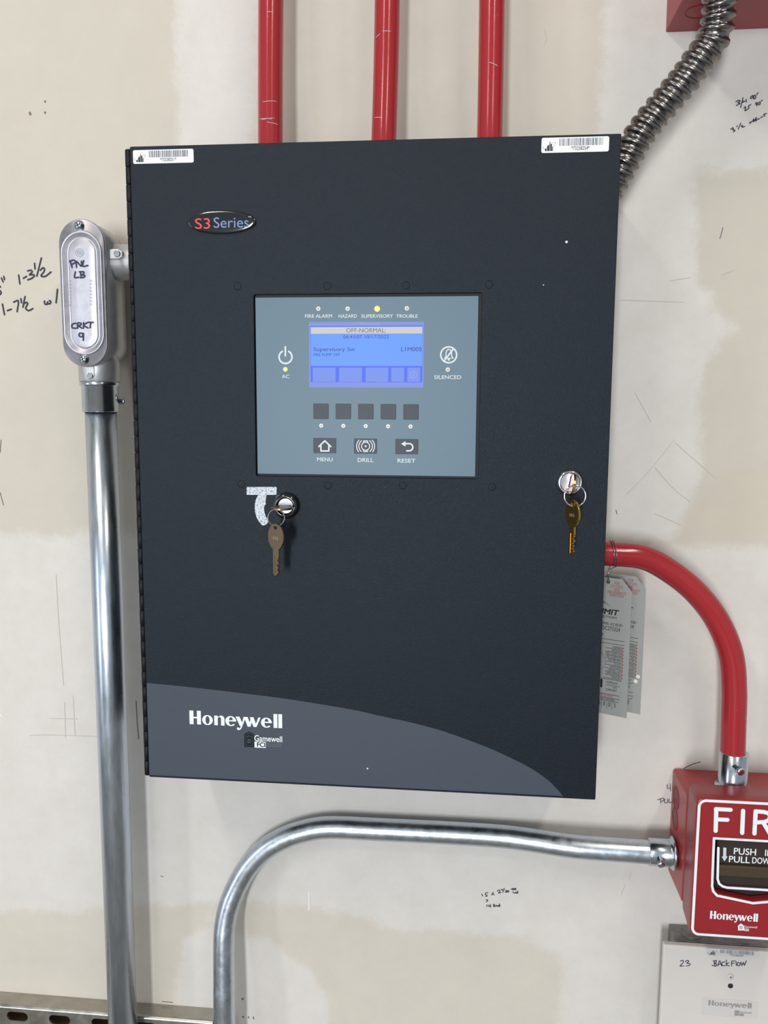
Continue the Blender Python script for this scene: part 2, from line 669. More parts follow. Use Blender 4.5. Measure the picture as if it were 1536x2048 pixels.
def build_wall():
    import numpy as np
    n = 250
    gx = np.linspace(-0.76, 0.78, n)
    gz = np.linspace(0.66, 2.16, n)
    XX, ZZ = np.meshgrid(gx, gz)
    pts = np.stack([XX.ravel(), ZZ.ravel()], 1)

    def sdf(poly):
        q = np.array([(P(x, y).x, P(x, y).z) for x, y in poly])
        best = np.full(len(pts), 9.0)
        inside = np.zeros(len(pts), bool)
        for i in range(len(q)):
            a_, b_ = q[i], q[(i + 1) % len(q)]
            e = b_ - a_
            w_ = pts - a_
            t = np.clip((w_ @ e) / (e @ e), 0, 1)
            best = np.minimum(best, np.hypot(*(w_ - t[:, None] * e).T))
            cr = (a_[1] > pts[:, 1]) != (b_[1] > pts[:, 1])
            dz = b_[1] - a_[1] if abs(b_[1] - a_[1]) > 1e-9 else 1e-9
            inside ^= cr & (pts[:, 0] < (b_[0] - a_[0]) * (pts[:, 1] - a_[1]) / dz + a_[0])
        return np.clip(np.where(inside, best, -best), -.1, .1)

    vs = [(x, 0, z) for x, z in pts.tolist()]
    fs = [(j * n + i, j * n + i + 1, (j + 1) * n + i + 1, (j + 1) * n + i) for j in range(n - 1) for i in range(n - 1)]
    k = len(vs)
    x0, x1, z0, z1 = gx[0], gx[-1], gz[0], gz[-1]
    vs += [(-2.6, 0, 0), (2.6, 0, 0), (2.6, 0, 3.0), (-2.6, 0, 3.0), (-2.6, .12, 0), (2.6, .12, 0), (2.6, .12, 3.0), (-2.6, .12, 3.0)]
    c0, c1, c2, c3 = 0, n - 1, n * n - 1, n * (n - 1)
    fs += [(k, k + 1, c1, c0), (k + 1, k + 2, c2, c1), (k + 2, k + 3, c3, c2), (k + 3, k, c0, c3),
           (k + 7, k + 6, k + 5, k + 4), (k, k + 4, k + 5, k + 1), (k + 3, k + 2, k + 6, k + 7), (k, k + 3, k + 7, k + 4), (k + 1, k + 5, k + 6, k + 2)]
    me = bpy.data.meshes.new('wall_back')
    me.from_pydata(vs, [], fs)
    for nm, polys_ in PATCHES.items():
        v = np.full(k + 8, -.1, np.float32)
        v[:k] = np.max([sdf(p) for p in polys_], axis=0)
        at = me.attributes.new(nm, 'FLOAT', 'POINT')
        at.data.foreach_set('value', v)
    me.materials.append(M['drywall'])
    return link(bpy.data.objects.new('wall_back', me))


wall = build_wall()
tag(wall, 'unpainted drywall with white joint compound patches and pencil notes', kind='structure')
fl = MB().box(-2.6, 2.6, 0, 6.5, -0.1, 0).build('floor', 'concrete')
tag(fl, 'grey concrete floor below the panel wall', kind='structure')
ce = MB().box(-2.6, 2.6, 0, 3.2, 3.0, 3.1).build('ceiling', 'ceiling_paint')
tag(ce, 'pale ceiling above the panel wall', kind='structure')

DW = 0.0003
strokes('handwriting', [
    [(20, 850), (45, 905)], [(55, 825), (65, 870)], [(-10, 960), (5, 980)], [(-5, 1030), (12, 1050), (15, 1070), (0, 1090)],
    [(272, 805), (290, 935)], [(342, 852), (388, 825)],
    [(405, 745), (450, 735), (470, 760), (430, 800), (490, 800), (500, 820), (460, 855), (405, 875)],
    [(505, 635), (512, 715)], [(605, 555), (538, 820)], [(590, 735), (625, 700), (650, 715), (640, 760), (600, 815), (660, 825), (745, 760)],
    [(35, 1230), (65, 1385)], [(108, 1325), (165, 1305)], [(200, 1200), (268, 1185), (250, 1340)], [(305, 1150), (315, 1210)],
    [(365, 1120), (335, 1275)], [(360, 1220), (385, 1205), (405, 1225), (375, 1290), (420, 1325), (480, 1295)],
    [(650, 1185), (655, 1225), (685, 1235), (695, 1200), (700, 1225), (735, 1220), (740, 1190), (720, 1180)], [(840, 1015), (820, 1210)]],
    0.0017, DW, 'ink_wall', wall, C_WL, 'dark marker measurements written beside the conduit fitting')
strokes('handwriting', [
    [(465, 780), (540, 740), (590, 760), (520, 810), (590, 830), (480, 890)], [(675, 665), (605, 945)], [(670, 740), (670, 795), (730, 760)],
    [(765, 710), (770, 785)], [(960, 600), (900, 640), (900, 690), (960, 650), (965, 600), (985, 700)],
    [(1000, 600), (985, 660), (1010, 700), (1050, 640), (1020, 590)], [(1070, 580), (1110, 520)],
    [(700, 970), (740, 930), (750, 980), (730, 1045), (800, 1010)], [(905, 860), (830, 915), (850, 960), (800, 1010)],
    [(1080, 800), (1040, 840), (1075, 860), (1085, 810), (1075, 900)], [(1120, 820), (1120, 870), (1170, 850), (1170, 790), (1120, 820)],
    [(1205, 765), (1235, 735)], [(315, 1585), (370, 1545), (395, 1580), (370, 1600), (440, 1620), (390, 1665)], [(505, 1485), (490, 1515)],
    [(605, 1410), (535, 1580)], [(620, 1490), (655, 1475), (650, 1530), (720, 1500)],
    [(880, 1390), (885, 1420), (870, 1385), (940, 1360), (985, 1285), (985, 1370), (1060, 1240), (1030, 1330), (1060, 1300), (1050, 1345), (1110, 1280), (1150, 1290)],
    [(1190, 1250), (1250, 1215)], [(1355, 1125), (1280, 1155), (1310, 1205)]],
    0.0009, DW, 'ink_wall', wall, C_WR, 'small pen notes below the red junction box')
strokes('handwriting', [
    [(300, 490), (325, 540)], [(460, 450), (395, 470), (400, 510), (435, 520), (430, 545), (400, 548)], [(560, 470), (620, 510)],
    [(600, 445), (560, 515)], [(700, 410), (740, 385), (765, 410), (730, 465), (790, 450)], [(800, 380), (830, 365), (825, 395)],
    [(880, 340), (840, 445)], [(910, 390), (930, 440), (905, 440)], [(945, 395), (950, 440), (985, 400), (990, 440)],
    [(1055, 370), (1085, 350), (1085, 375)], [(1100, 345), (1110, 380), (1130, 345), (1140, 380), (1170, 340), (1175, 380)],
    [(1095, 430), (1140, 465), (1180, 440), (1190, 470), (1225, 415), (1220, 465)], [(415, 635), (455, 645), (420, 690)],
    [(430, 765), (432, 805)], [(470, 770), (480, 800), (520, 790)], [(520, 755), (530, 825)],
    [(600, 750), (610, 805), (640, 800), (600, 775), (630, 755)], [(660, 800), (670, 775), (700, 800)],
    [(750, 735), (765, 800), (710, 790), (745, 775)]],
    0.0009, DW, 'ink_wall', wall, C_WB, 'small smudged pen notes below the long galvanised conduit')
strokes('handwriting', [
    [(330, 380), (330, 405), (350, 405)], [(350, 375), (352, 425)], [(280, 480), (285, 510)], [(262, 487), (300, 475), (305, 490), (285, 498)],
    [(312, 482), (310, 505), (330, 505), (332, 480)], [(343, 482), (340, 505), (358, 503)], [(445, 268), (500, 240), (560, 222)]],
    0.0007, DW, 'ink_wall', wall, C_PS, 'small pencilled note beside the red pull station')
# faint pencil ticks, scuffs and nail holes on the drywall
strokes('pencil_mark', [[(100, 1437), (155, 1438)], [(129, 1405), (131, 1475)], [(146, 1392), (150, 1470)], [(112, 1150), (117, 1240), (127, 1370)], [(60, 1471), (100, 1470), (195, 1473)],
                        [(1342, 561), (1381, 555)], [(1240, 600), (1367, 604)], [(1270, 785), (1303, 845)], [(1350, 885), (1430, 955)], [(1252, 990), (1300, 940), (1348, 880)],
                        [(1310, 935), (1345, 975), (1380, 1003)], [(1442, 550), (1468, 540)], [(1310, 1027), (1362, 1050)], [(1089, 58), (1093, 75), (1088, 92)], [(1258, 1760), (1262, 1745)], [(1242, 1790), (1250, 1770)]],
        0.0006, DW, 'ink_faint', wall)
strokes('pencil_mark', [[(272, 1402), (274, 1440), (277, 1478)], [(1446, 455), (1440, 477)], [(0, 985), (7, 1010)], [(2, 880), (0, 905)], [(1232, 1020), (1234, 1028)],
                        [(322, 1752), (326, 1754)], [(324, 2003), (345, 2005)]], 0.0007, DW, 'ink_pencil', wall)
strokes('plaster_streak', [[(618, 1785), (618, 1820)], [(0, 1428), (5, 1434)]], 0.0016, DW, 'mud_white', wall)
for q, rr_ in (((60, 227), .0016), ((90, 203), .0010), ((90, 225), .0011), ((485, 1998), .0012), ((486, 2034), .0011), ((497, 2035), .0010), ((507, 2036), .0013)):
    p = P(q[0], q[1], DW)
    mb = MB()
    shape(mb, [[(p.x + rr_ * math.cos(a) * (.8 + .25 * math.sin(2 * a + q[0])), p.z + rr_ * math.sin(a) * 1.2) for a in [math.tau * k / 9 for k in range(9)]]], .0001, DW)
    mb.build('nail_hole', 'hole_brown', wall)

# ------------------------------------------------------------------ fire alarm control panel
DF = 0.115                                   # front of the door, metres before the wall
XL, XR, ZT, ZB = -0.21, 0.21, 1.78903, 1.21097
panel = empty('fire_alarm_panel', (0, -0.05, ZB), 'large black fire alarm control panel with a lit blue screen', 'alarm panel')
MB().box(XL + 0.003, XR - 0.004, 0.0005, DF - 0.020, ZB + 0.003, ZT - 0.003, 0.001).build('cabinet_body', 'black_powder', panel)
# door: pan with a cut-out for the display
oTL, oTR, oBR, oBL = [P(*C_DISP(*p), DF) for p in ((79, 86), (1431, 76), (1405, 1175), (97, 1158))]
ox0, ox1 = (oTL.x + oBL.x) / 2, (oTR.x + oBR.x) / 2
oz1, oz0 = (oTL.z + oTR.z) / 2, (oBL.z + oBR.z) / 2
md = MB()
shape(md, [rrect(XL, XR, ZB, ZT, 0.0012, 3), rrect(ox0, ox1, oz0, oz1, 0.0015, 3)], DF - 0.0022, DF, 0.0006)
for a in ((XL + 0.0003, XL + 0.0018, ZB + .001, ZT - .001), (XR - 0.0018, XR - 0.0003, ZB + .001, ZT - .001)):
    md.box(a[0], a[1], DF - 0.019, DF - 0.001, a[2], a[3])
for a in ((ZB + 0.0003, ZB + 0.0018), (ZT - 0.0018, ZT - 0.0003)):
    md.box(XL + .001, XR - .001, DF - 0.019, DF - 0.001, a[0], a[1])
door = md.build('door', 'black_powder', panel)
# piano hinge: 39 knuckles on one pin
NK = 39
hx, hd, hr = XL - 0.0026, DF - 0.004, 0.0031
hz1, hz0 = ZT - 0.0015, ZB + 0.0008
kh = (hz1 - hz0) / NK
kn = MB().lathe([(hr - .0004, 0), (hr, .0004), (hr, kh - .0007), (hr - .0004, kh - .0003)], (hx, -hd, hz0), (0, 0, 1), 16).build('hinge_knuckle', 'black_smooth', panel)
kbase = WL[kn.name].copy()
for i in range(1, NK):
    k = kn.copy()
    k.parent = panel
    link(k, panel, kbase + Vector(((0.00012 if i % 2 else 0), 0, i * kh)))
MB().cyl((hx, -hd, hz0), (hx, -hd, hz1 + 0.0002), 0.0019, 12).build('hinge_pin', 'gap_black', panel)
MB().box(XL - 0.003, XL + 0.003, DF - 0.0085, DF - 0.0072, ZB + .001, ZT - .0018).build('hinge_leaf', 'black_smooth', panel)

# grey swoosh printed on the lower door
top = [C_HW(118, 90), C_HW(400, 118), C_HW(700, 152), C_HW(1100, 203), (700, 1418.5)] + [C_SW(*p) for p in
      ((240, 95), (420, 133), (620, 188), (850, 272), (1000, 338), (1130, 405), (1230, 475), (1290, 535), (1323, 575))]
D1 = DF + 0.00025
pts = [P(x, y, D1) for x, y in top]
pts[0].x = XL + 0.0006
sp = smooth_path([Vector((p.x, p.z, 0)) for p in pts], 5)
zb = ZB + 0.0022
sp = [(p.x, max(p.y, zb)) for p in sp]
poly = sp + [(sp[-1][0], zb), (XL + 0.0006, zb)]
ms = MB()
shape(ms, [poly], DF, D1)
ms.build('swoosh', 'swoosh_grey', panel)['label'] = 'smooth grey curved band across the lower door'


def logo_letters():
    """outlines of the heavy wordmark, cap height 100, width 682"""
    G = []

    def bar(x0, x1, z0, z1):
        G.append([[(x0, z0), (x1, z0), (x1, z1), (x0, z1)]])

    def poly(*p):
        G.append([list(p)])
    # H
    bar(0, 30, 0, 100)
    bar(56, 85, 0, 100)
    bar(28, 58, 44, 55)
    # o
    G.append([ell(134, 35, 39.5, 36.5, 40), ell(134, 35, 15, 29, 32)])
    # n
    bar(184, 210, 0, 70)
    poly(*([(234, 0), (260, 0), (260, 46)] + [(236 + 24 * math.cos(a), 46 + 26 * math.sin(a)) for a in [math.radians(x) for x in range(10, 125, 10)]] +
           [(208, 58), (208, 50), (216, 58), (226, 62), (234, 54)]))

    def e(x):
        # ring opened lower right
        outer = ell(x + 40, 35, 40, 36.5, 36, 0, 318)
        inner = ell(x + 41, 35, 15, 29, 36, 0, 300)
        G.append([[(x + 80, 33)] + outer + [(x + 62, 15)] + inner[::-1] + [(x + 56, 33)]])
        bar(x + 22, x + 80, 33, 42)
    e(266)
    # y
    poly((342, 70), (371, 70), (391, 24), (380, 0), (372, 4))
    poly((401, 70), (418, 70), (384, -14), (376, -24), (362, -29), (352, -24), (350, -14), (357, -8), (366, -10), (368, -18), (375, -10), (386, 14))
    # w
    poly((404, 70), (431, 70), (449, 22), (441, 0), (430, 0))
    poly((455, 70), (470, 70), (451, 0), (439, 0))
    poly((446, 70), (474, 70), (492, 22), (484, 0), (473, 0))
    poly((509, 70), (526, 70), (495, 0), (482, 0))
    e(528)
    bar(620, 648, 0, 101)
    bar(655, 683, 0, 101)
    return G


LOGO = logo_letters()


def wordmark(name, xl, xr, yt, yb, d, mat_, parent, t=0.0):
    """wordmark fitted: cap top/baseline at photo rows yt, yb (middle), from xl to xr"""
    xm, ym = (xl + xr) / 2, (yt + yb) / 2
    x0, x1 = P(xl, ym, d).x, P(xr, ym, d).x
    z1, z0 = P(xm, yt, d).z, P(xm, yb, d).z
    sx, sz = (x1 - x0) / 683.0, (z1 - z0) / 100.0
    mb = MB()
    for i, g in enumerate(LOGO):
        shape(mb, [[(x0 + a * sx, z0 + b * sz) for a, b in p] for p in g], d + i * 7e-6, d + i * 7e-6 + t)
    return mb.build(name, mat_, parent)


def px_rect(name, xl, xr, yt, yb, d, mat_, parent, cv=None, r=0.0, t=0.0, bev=0.0):
    if cv:
        (xl, yt), (xr, yb) = cv(xl, yt), cv(xr, yb)
    xm, ym = (xl + xr) / 2, (yt + yb) / 2
    x0, x1, z1, z0 = P(xl, ym, d).x, P(xr, ym, d).x, P(xm, yt, d).z, P(xm, yb, d).z
    mb = MB()
    pl = rrect(x0, x1, z0, z1, r, 4) if r else [(x0, z0), (x1, z0), (x1, z1), (x0, z1)]
    shape(mb, [pl], d - t, d, bev)
    return mb.build(name, mat_, parent) if name else (mb, (x0, x1, z0, z1))


DP = D1 + 0.00015
wordmark('wordmark', 379, 564.3, 1424.8, 1452.2, DP, 'print_white', panel)['label'] = 'white Honeywell lettering on the grey band'
# small maker's crest: call-box house, name, boxed initials
mh = MB()
c = C_HW
for pl in ([[(793, 448), (830, 430), (868, 448), (868, 455), (830, 440), (793, 455)]],
           [[(798, 457), (830, 444), (864, 457), (864, 538), (798, 538)], [(808, 465), (830, 457), (855, 465), (855, 530), (808, 530)]],
           [[(811, 470), (830, 462), (852, 470), (852, 527), (811, 527)], [(819, 483), (843, 483), (843, 510), (819, 510)]],
           [[(822, 493), (840, 493), (840, 499), (822, 499)]]):
    shape(mh, [px_poly(p, DP, c) for p in pl], DP, DP)
mh.build('crest', 'print_dark', panel)
text_px('crest_name', 'Gamewell', 869, 1062, 459, 500, DP, 'print_white', panel, c, bold=0.012)
px_rect('crest_box', 870, 948, 501, 543, DP, 'print_white', panel, c)
text_px('crest_initials', 'FCI', 888, 943, 506, 537, DP + .0001, 'print_dark', panel, c, bold=0.03)
text_px('crest_caption', 'FIRE CONTROL', 953, 1060, 513, 523, DP, 'print_smudge', panel, c)
text_px('crest_caption', 'INSTRUMENTS', 953, 1058, 527, 537, DP, 'print_smudge', panel, c)

# domed oval badge
bl, br, bt, bb = P(*C_TL(683, 905), DF).x, P(*C_TL(1317, 895), DF).x, P(*C_TL(1000, 797), DF).z, P(*C_TL(1000, 1015), DF).z
bcx, bcz, brx, brz = (bl + br) / 2, (bt + bb) / 2, (br - bl) / 2, (bt - bb) / 2
rs = []
for fr, h in ((1.0, 0), (1.0, .0011), (.975, .0017), (.93, .0020), (.85, .0022), (.7, .0023), (.5, .00235), (.25, .00235)):
    rs.append([Vector((x, -DF - h, z)) for x, z in ell(bcx, bcz, brx - brz * (1 - fr), brz * fr, 48)])
badge = MB().rings(rs).build('badge', 'badge_black', panel)
badge['label'] = 'glossy domed black oval badge'
text_px('badge_lettering', 'S3', 745, 885, 868, 967, DF + .0025, 'badge_red', badge, C_TL)
text_px('badge_lettering', 'Series', 918, 1245, 857, 956, DF + .0025, 'badge_blue', badge, C_TL)
text_px('badge_lettering', 'TM', 1240, 1268, 849, 862, DF + .0024, 'print_light', badge, C_TL)


def barcode_sticker(x0, x1, z0, z1, d, digits, parent, m='sticker_white', ink='print_black', bars='bar_ink', seed=1):
    mb = MB()
    w_, h_ = x1 - x0, z1 - z0
    shape(mb, [rrect(x0, x1, z0, z1, h_ * .12, 4)], d - .0001, d + .0002)
    st = mb.build('barcode_sticker', m, parent)
    rnd = random.Random(seed)
    mb = MB()
    x = x0 + w_ * .265
    xe = x0 + w_ * .91
    while x < xe:
        bw = rnd.choice((.006, .006, .011, .016)) * w_
        mb.add([(x, -d - .0003, z0 + h_ * .44), (x + bw, -d - .0003, z0 + h_ * .44), (x + bw, -d - .0003, z0 + h_ * .93), (x, -d - .0003, z0 + h_ * .93)], [(0, 1, 2, 3)])
        x += bw + rnd.choice((.005, .007, .010, .013)) * w_
    mb.build('barcode', bars, st)
    mb = MB()
    text_box(mb, digits, x0 + w_ * .445, x0 + w_ * .715, z0 + h_ * .14, z0 + h_ * .40, flat(d + .0003), 0.01)
    mb.build('digits', ink, st)
    mb = MB()
    fx, fz = lambda a: x0 + w_ * .02 + a * w_ * .19, lambda a: z0 + h_ * .1 + a * h_ * .72
    for a, b_, c_ in ((.18, .3, .3), (.34, .44, .55), (.42, .5, .62), (.52, .58, .9), (.6, .72, .72), (.74, .8, .45)):
        mb.add([(fx(a), -d - .0003, fz(.02)), (fx(b_), -d - .0003, fz(.02)), (fx(b_), -d - .0003, fz(c_)), (fx(a), -d - .0003, fz(c_ - .06))], [(0, 1, 2, 3)])
    arc = [(fx(.5 + .52 * math.cos(t) * .95), fz(.45 + .42 * math.sin(t) * .5 + .36 * math.cos(t) * .6)) for t in [math.radians(k) for k in range(160, 395, 15)]]
    arc = [(fx(.16), fz(.18)), (fx(.04), fz(.24)), (fx(.02), fz(.36)), (fx(.1), fz(.5))]
    ribbon(mb, arc, w_ * .004, flat(d + .0003))
    arc = [(fx(.84), fz(.45)), (fx(.95), fz(.6)), (fx(1.0), fz(.74)), (fx(.9), fz(.8)), (fx(.75), fz(.78))]
    ribbon(mb, arc, w_ * .004, flat(d + .0003))
    mb.build('tower_logo', ink, st)
    return st


def sticker_from(cv, a, b, d):
    p, q = P(*cv(*a), d), P(*cv(*b), d)
    return p.x, q.x, q.z, p.z


x0, x1, z0, z1 = sticker_from(C_TL, (167, 236), (733, 349), DF)
barcode_sticker(x0, x1, z0, z1, DF, '*73258251*', panel, seed=3)['label'] = 'white barcode sticker at the hinge side'
x0, x1, z0, z1 = sticker_from(C_TR, (722, 181), (1250, 287), DF)
barcode_sticker(x0, x1, z0, z1, DF, '*73258254*', panel, seed=5)['label'] = 'white barcode sticker at the latch side'

# welded stud bumps around the display and small paint chips
for q in ((475, 572), (655, 572), (812, 571), (483, 968), (656, 971), (806, 971), (984, 974), (978, 569)):
    p = P(q[0], q[1], DF)
    MB().lathe([(.0034, 0), (.0029, .00006), (.0018, .0001), (.0008, .0001)], (p.x, -DF, p.z), (0, -1, 0), 20).build('stud_bump', 'black_powder', panel)
for q, r in (((1133, 484), .0011), ((735, 1537), .0008), ((1087, 570), .0005)):
    p = P(q[0], q[1], D1)
    mb = MB()
    shape(mb, [[(p.x + r * math.cos(a) * (1 + .2 * math.sin(3 * a)), p.z + r * math.sin(a)) for a in [math.tau * k / 10 for k in range(10)]]], DF, D1 + .0002)
    mb.build('paint_chip', 'print_light', panel)

# display module behind the cut-out
DD = DF - 0.0012
gap = 0.0012
md = MB()
md.box(ox0 - .004, ox1 + .004, DF - .006, DF - .0035, oz0 - .004, oz1 + .004)
md.build('display_recess', 'gap_black', panel)
md = MB()
shape(md, [rrect(ox0 + gap * .9, ox1 - gap * 2.2, oz0 + gap * 1.6, oz1 - gap * 2.0, .0008, 3)], DF - .0034, DD, .0003)
disp = md.build('display_panel', 'overlay_grey', panel)
disp['label'] = 'grey blue operator overlay with screen, lamps and buttons'
D2 = DD + .0002
D3 = D2 + .0001


def T(s, xl, xr, yt, yb, m='print_light', d=D2, name='caption', **k):
    return text_px(name, s, xl, xr, yt, yb, d, m, disp, C_DISP, **k)


for s, xl, xr in (('FIRE ALARM', 385, 544), ('HAZARD', 583, 691), ('SUPERVISORY', 717, 904), ('TROUBLE', 923, 1049)):
    T(s, xl, xr, 203, 223, bold=.012)
T('AC', 248, 292, 559, 580, bold=.012)
T('SILENCED', 1148, 1307, 563, 585, bold=.012)
T('MENU', 456, 547, 1049, 1071, bold=.015)
T('DRILL', 696, 788, 1052, 1075, bold=.015)
T('RESET', 931, 1036, 1056, 1079, bold=.015)


def led(x, y, r, m, core=None):
    p = P(*C_DISP(x, y), D2)
    o = MB().lathe([(r, 0), (r * .96, .0003), (r * .75, .0005)], (p.x, -DD, p.z), (0, -1, 0), 24).build('indicator_lamp', m, disp)
    if core:
        MB().lathe([(r * .45, .0005), (r * .4, .0007)], (p.x, -DD, p.z), (0, -1, 0), 16).build('lamp_core', core, disp)
    return o


for x, y in ((463, 170), (636, 170), (986, 168)):
    led(x, y, .0021, 'led_off', 'led_core')
led(810, 170, .0024, 'led_amber', 'led_amber_core')['label'] = 'lit amber lamp'
led(268, 528, .0021, 'led_green')['label'] = 'lit green lamp'
led(1228, 530, .0021, 'led_off', 'led_core')
for i, x in enumerate((480, 611, 743, 875, 1008)):
    led(x, 861 + i * 1.3, .0020, 'led_off', 'led_core')
for i, x in enumerate((478, 610, 743, 876, 1010)):
    px_rect('soft_key', x - 45, x + 45, 730 + i * 1, 820 + i * 1, D2 + .0003, 'key_black', disp, C_DISP, r=.0006, t=.0005, bev=.0002)
for x, y in ((500, 978), (741, 981), (985, 984)):
    px_rect('function_key', x - 67, x + 67, y - 44, y + 44, D2 + .0003, 'key_black', disp, C_DISP, r=.0006, t=.0005, bev=.0002)
D4 = D2 + .0006


def S(name, lines, wd, d=D2, m='print_light', curve=False):
    return strokes(name, lines, wd, d, m, disp, C_DISP, curve=curve)


def circ(x, y, r, a0=0, a1=360, n=28):
    return [(x + r * math.cos(math.radians(a0 + (a1 - a0) * k / n)), y + r * math.sin(math.radians(a0 + (a1 - a0) * k / n))) for k in range(n + 1)]


U = 520 / 1536 * .00044                        # metres per crop pixel on the door
S('house_icon', [[(466, 984), (501, 950), (537, 984)], [(478, 980), (478, 1010), (525, 1010), (525, 980)]], 9 * U, D4)
S('drill_icon', [circ(742, 982, 24), [(729, 962), (731, 950), (753, 950), (755, 962)], [(729, 1002), (731, 1014), (753, 1014), (755, 1002)],
                 circ(742, 982, 40, 130, 235), circ(742, 982, 40, -55, 50), circ(742, 982, 53, 142, 222), circ(742, 982, 53, -42, 38), circ(742, 982, 3)], 5.5 * U, D4)
S('return_icon', [[(970, 967), (1000, 967)] + circ(1000, 988, 21, -90, 90, 14) + [(985, 1009)]], 9 * U, D4)
mb = MB()
shape(mb, [px_poly([(951, 968), (978, 952), (978, 984)], D4, C_DISP)], D4, D4)
mb.build('return_arrow', 'print_light', disp)
S('power_icon', [circ(269, 455, 38, -60, 240, 40), [(268, 395), (268, 448)]], 10 * U)
S('silenced_icon', [circ(1233, 442, 47, 0, 360, 44), [(1205, 480), (1262, 405)]], 9 * U)
S('bell_icon', [[(1208, 462), (1217, 450), (1217, 428), (1224, 414), (1233, 409), (1243, 414), (1250, 428), (1250, 450), (1260, 462), (1208, 462)], circ(1233, 470, 4)], 6 * U)
# the screen
px_rect('screen', 408, 1085, 248, 636, D2, 'screen_head', disp, C_DISP, t=.0002)['label'] = 'lit blue display screen'
px_rect('screen_field', 416, 1078, 270, 604, D3, 'screen_deep', disp, C_DISP)
px_rect('screen_field', 418, 1077, 318, 508, D3 + .0001, 'screen_blue', disp, C_DISP)
px_rect('status_bar', 418, 1077, 277, 317, D3 + .0001, 'screen_bar', disp, C_DISP)
px_rect('screen_footer', 410, 1081, 604, 634, D3, 'screen_foot', disp, C_DISP)
for a, b_ in ((430, 565), (585, 720), (742, 876), (893, 970), (988, 1064)):
    px_rect('screen_softkey', a, b_, 518, 601, D3 + .0001, 'screen_soft', disp, C_DISP)
D5 = D3 + .0002
T('SYSTEM STATUS', 662, 826, 251, 267, 'screen_pale', D5, 'screen_text')
T('OFF-NORMAL:', 628, 861, 284, 310, 'screen_grey', D5, 'screen_text', bold=.012)
T('06:43:07 10/17/2022', 610, 880, 325, 346, 'screen_ink', D5, 'screen_text')
T('Supervisory Sw', 435, 678, 398, 427, 'screen_ink', D5, 'screen_text', bold=.006)
T('L1M005', 952, 1073, 396, 421, 'screen_ink', D5, 'screen_text', bold=.006)
T('FIRE PUMP OFF', 435, 591, 432, 450, 'screen_ink', D5, 'screen_text')
S('next_icon', [circ(1023, 560, 20), [(1016, 549), (1030, 560), (1016, 571)]], 3.2 * U, D5, 'screen_pale')

# speckled T-shaped adhesive mark beside the lower lock
mb = MB()
k_ = C_KL
px1 = px_poly([(220, 345), (590, 345), (597, 352), (595, 440), (588, 446), (222, 446), (212, 440), (212, 352)], D1, k_)
px2 = px_poly([(365, 440), (468, 440), (455, 520), (458, 560), (434, 610), (440, 670), (460, 730), (490, 770), (484, 805), (462, 828), (432, 838), (405, 832),
               (372, 790), (340, 735), (320, 665), (316, 590), (325, 520), (345, 480)], D1, k_)
shape(mb, [px1], DF - .0001, D1)
shape(mb, [px2], DF - .0001, D1 - .00005)
mb.build('adhesive_mark', 'speckled_mark', panel)['label'] = 'speckled white T-shaped mark'


# locks
def lock(name, px, py, prof, mat_, face_r, face_h, face_mat, slot_ang):
    p = P(px, py, DF + .006)
    o = MB().lathe(prof, (p.x, -DF + .001, p.z), (0, -1, 0), 48).build(name, mat_, panel)
    MB().lathe([(face_r, 0), (face_r, .001), (face_r * .96, .0015)], (p.x, -DF + .001 - face_h, p.z), (0, -1, 0), 40).build('lock_face', face_mat, o)
    h = face_h - .001 + .0017
    mb = MB()
    a = math.radians(slot_ang)
    u = Vector((math.cos(a), math.sin(a)))
    ribbon(mb, [(p.x - u.x * face_r * .6, p.z - u.y * face_r * .6), (p.x + u.x * face_r * .6, p.z + u.y * face_r * .6)], .0016, flat(DF + h))
    mb.build('keyway', 'hole_dark', o)
    return p


pL = lock('switch_lock', 571, 1012, [(.0122, 0), (.0122, .0015), (.0118, .006), (.0104, .0092), (.0088, .0102), (.0074, .0098), (.0070, .006)],
          'badge_black', .0069, .0052, 'satin_silver', 0)
pR = lock('door_lock', 1140, 965, [(.0120, 0), (.0119, .002), (.0112, .0055), (.0100, .0080), (.0090, .0088), (.0086, .0084), (.0083, .006)],
          'chrome', .0082, .0062, 'satin_silver', 80)


def key_mesh(mb, mx, bw=.0092, bl=.0118, blade_l=.0195, blade_w=.0034, t=.0019):
    """key hanging down: hole near the top of an oval bow, blade below; local y up, origin at the hole"""
    hy = -.0035
    cy = -bl + .0042 + hy + .003
    out = []
    for k in range(41):
        a = math.radians(-90 + 22 + (316) * k / 40)
        out.append((bw * math.cos(a), cy + bl * math.sin(a)))
    yb_ = out[0][1]
    yt_ = yb_ - .0035
    left = [(-blade_w, yt_), (-blade_w, yt_ - blade_l + .001), (-blade_w * .3, yt_ - blade_l - .001), (blade_w * .3, yt_ - blade_l)]
    rightp = [(blade_w, yt_)]
    cuts = (.9, .55, .95, .4, .75, .5, .9)
    nseg = len(cuts)
    y = yt_ - .003
    for cval in cuts:
        rightp += [(blade_w, y), (blade_w * cval, y - .0009), (blade_w * cval, y - .0018)]
        y -= (blade_l - .005) / nseg
    outl = out + left + rightp[::-1]
    hole = ell(0, 0, .0021, .0016, 16)
    vs, fs = fill2d([outl, hole], t, .0002)
    mb.add([mx @ v for v in vs], fs)
    # milled groove ridge on the blade
    return mb


def key_mx(hole, yaw, pitch_m=None):
    m = Matrix.Rotation(math.radians(yaw), 4, 'Z') @ Matrix(((1, 0, 0, 0), (0, 0, -1, 0), (0, 1, 0, 0), (0, 0, 0, 1)))
    return Matrix.Translation(hole) @ m


def torus(c_, n, R_, r_):
    n = Vector(n).normalized()
    u = n.orthogonal().normalized()
    v = n.cross(u)
    return [Vector(c_) + (u * math.cos(a) + v * math.sin(a)) * R_ for a in [math.tau * k / 48 for k in range(49)]]


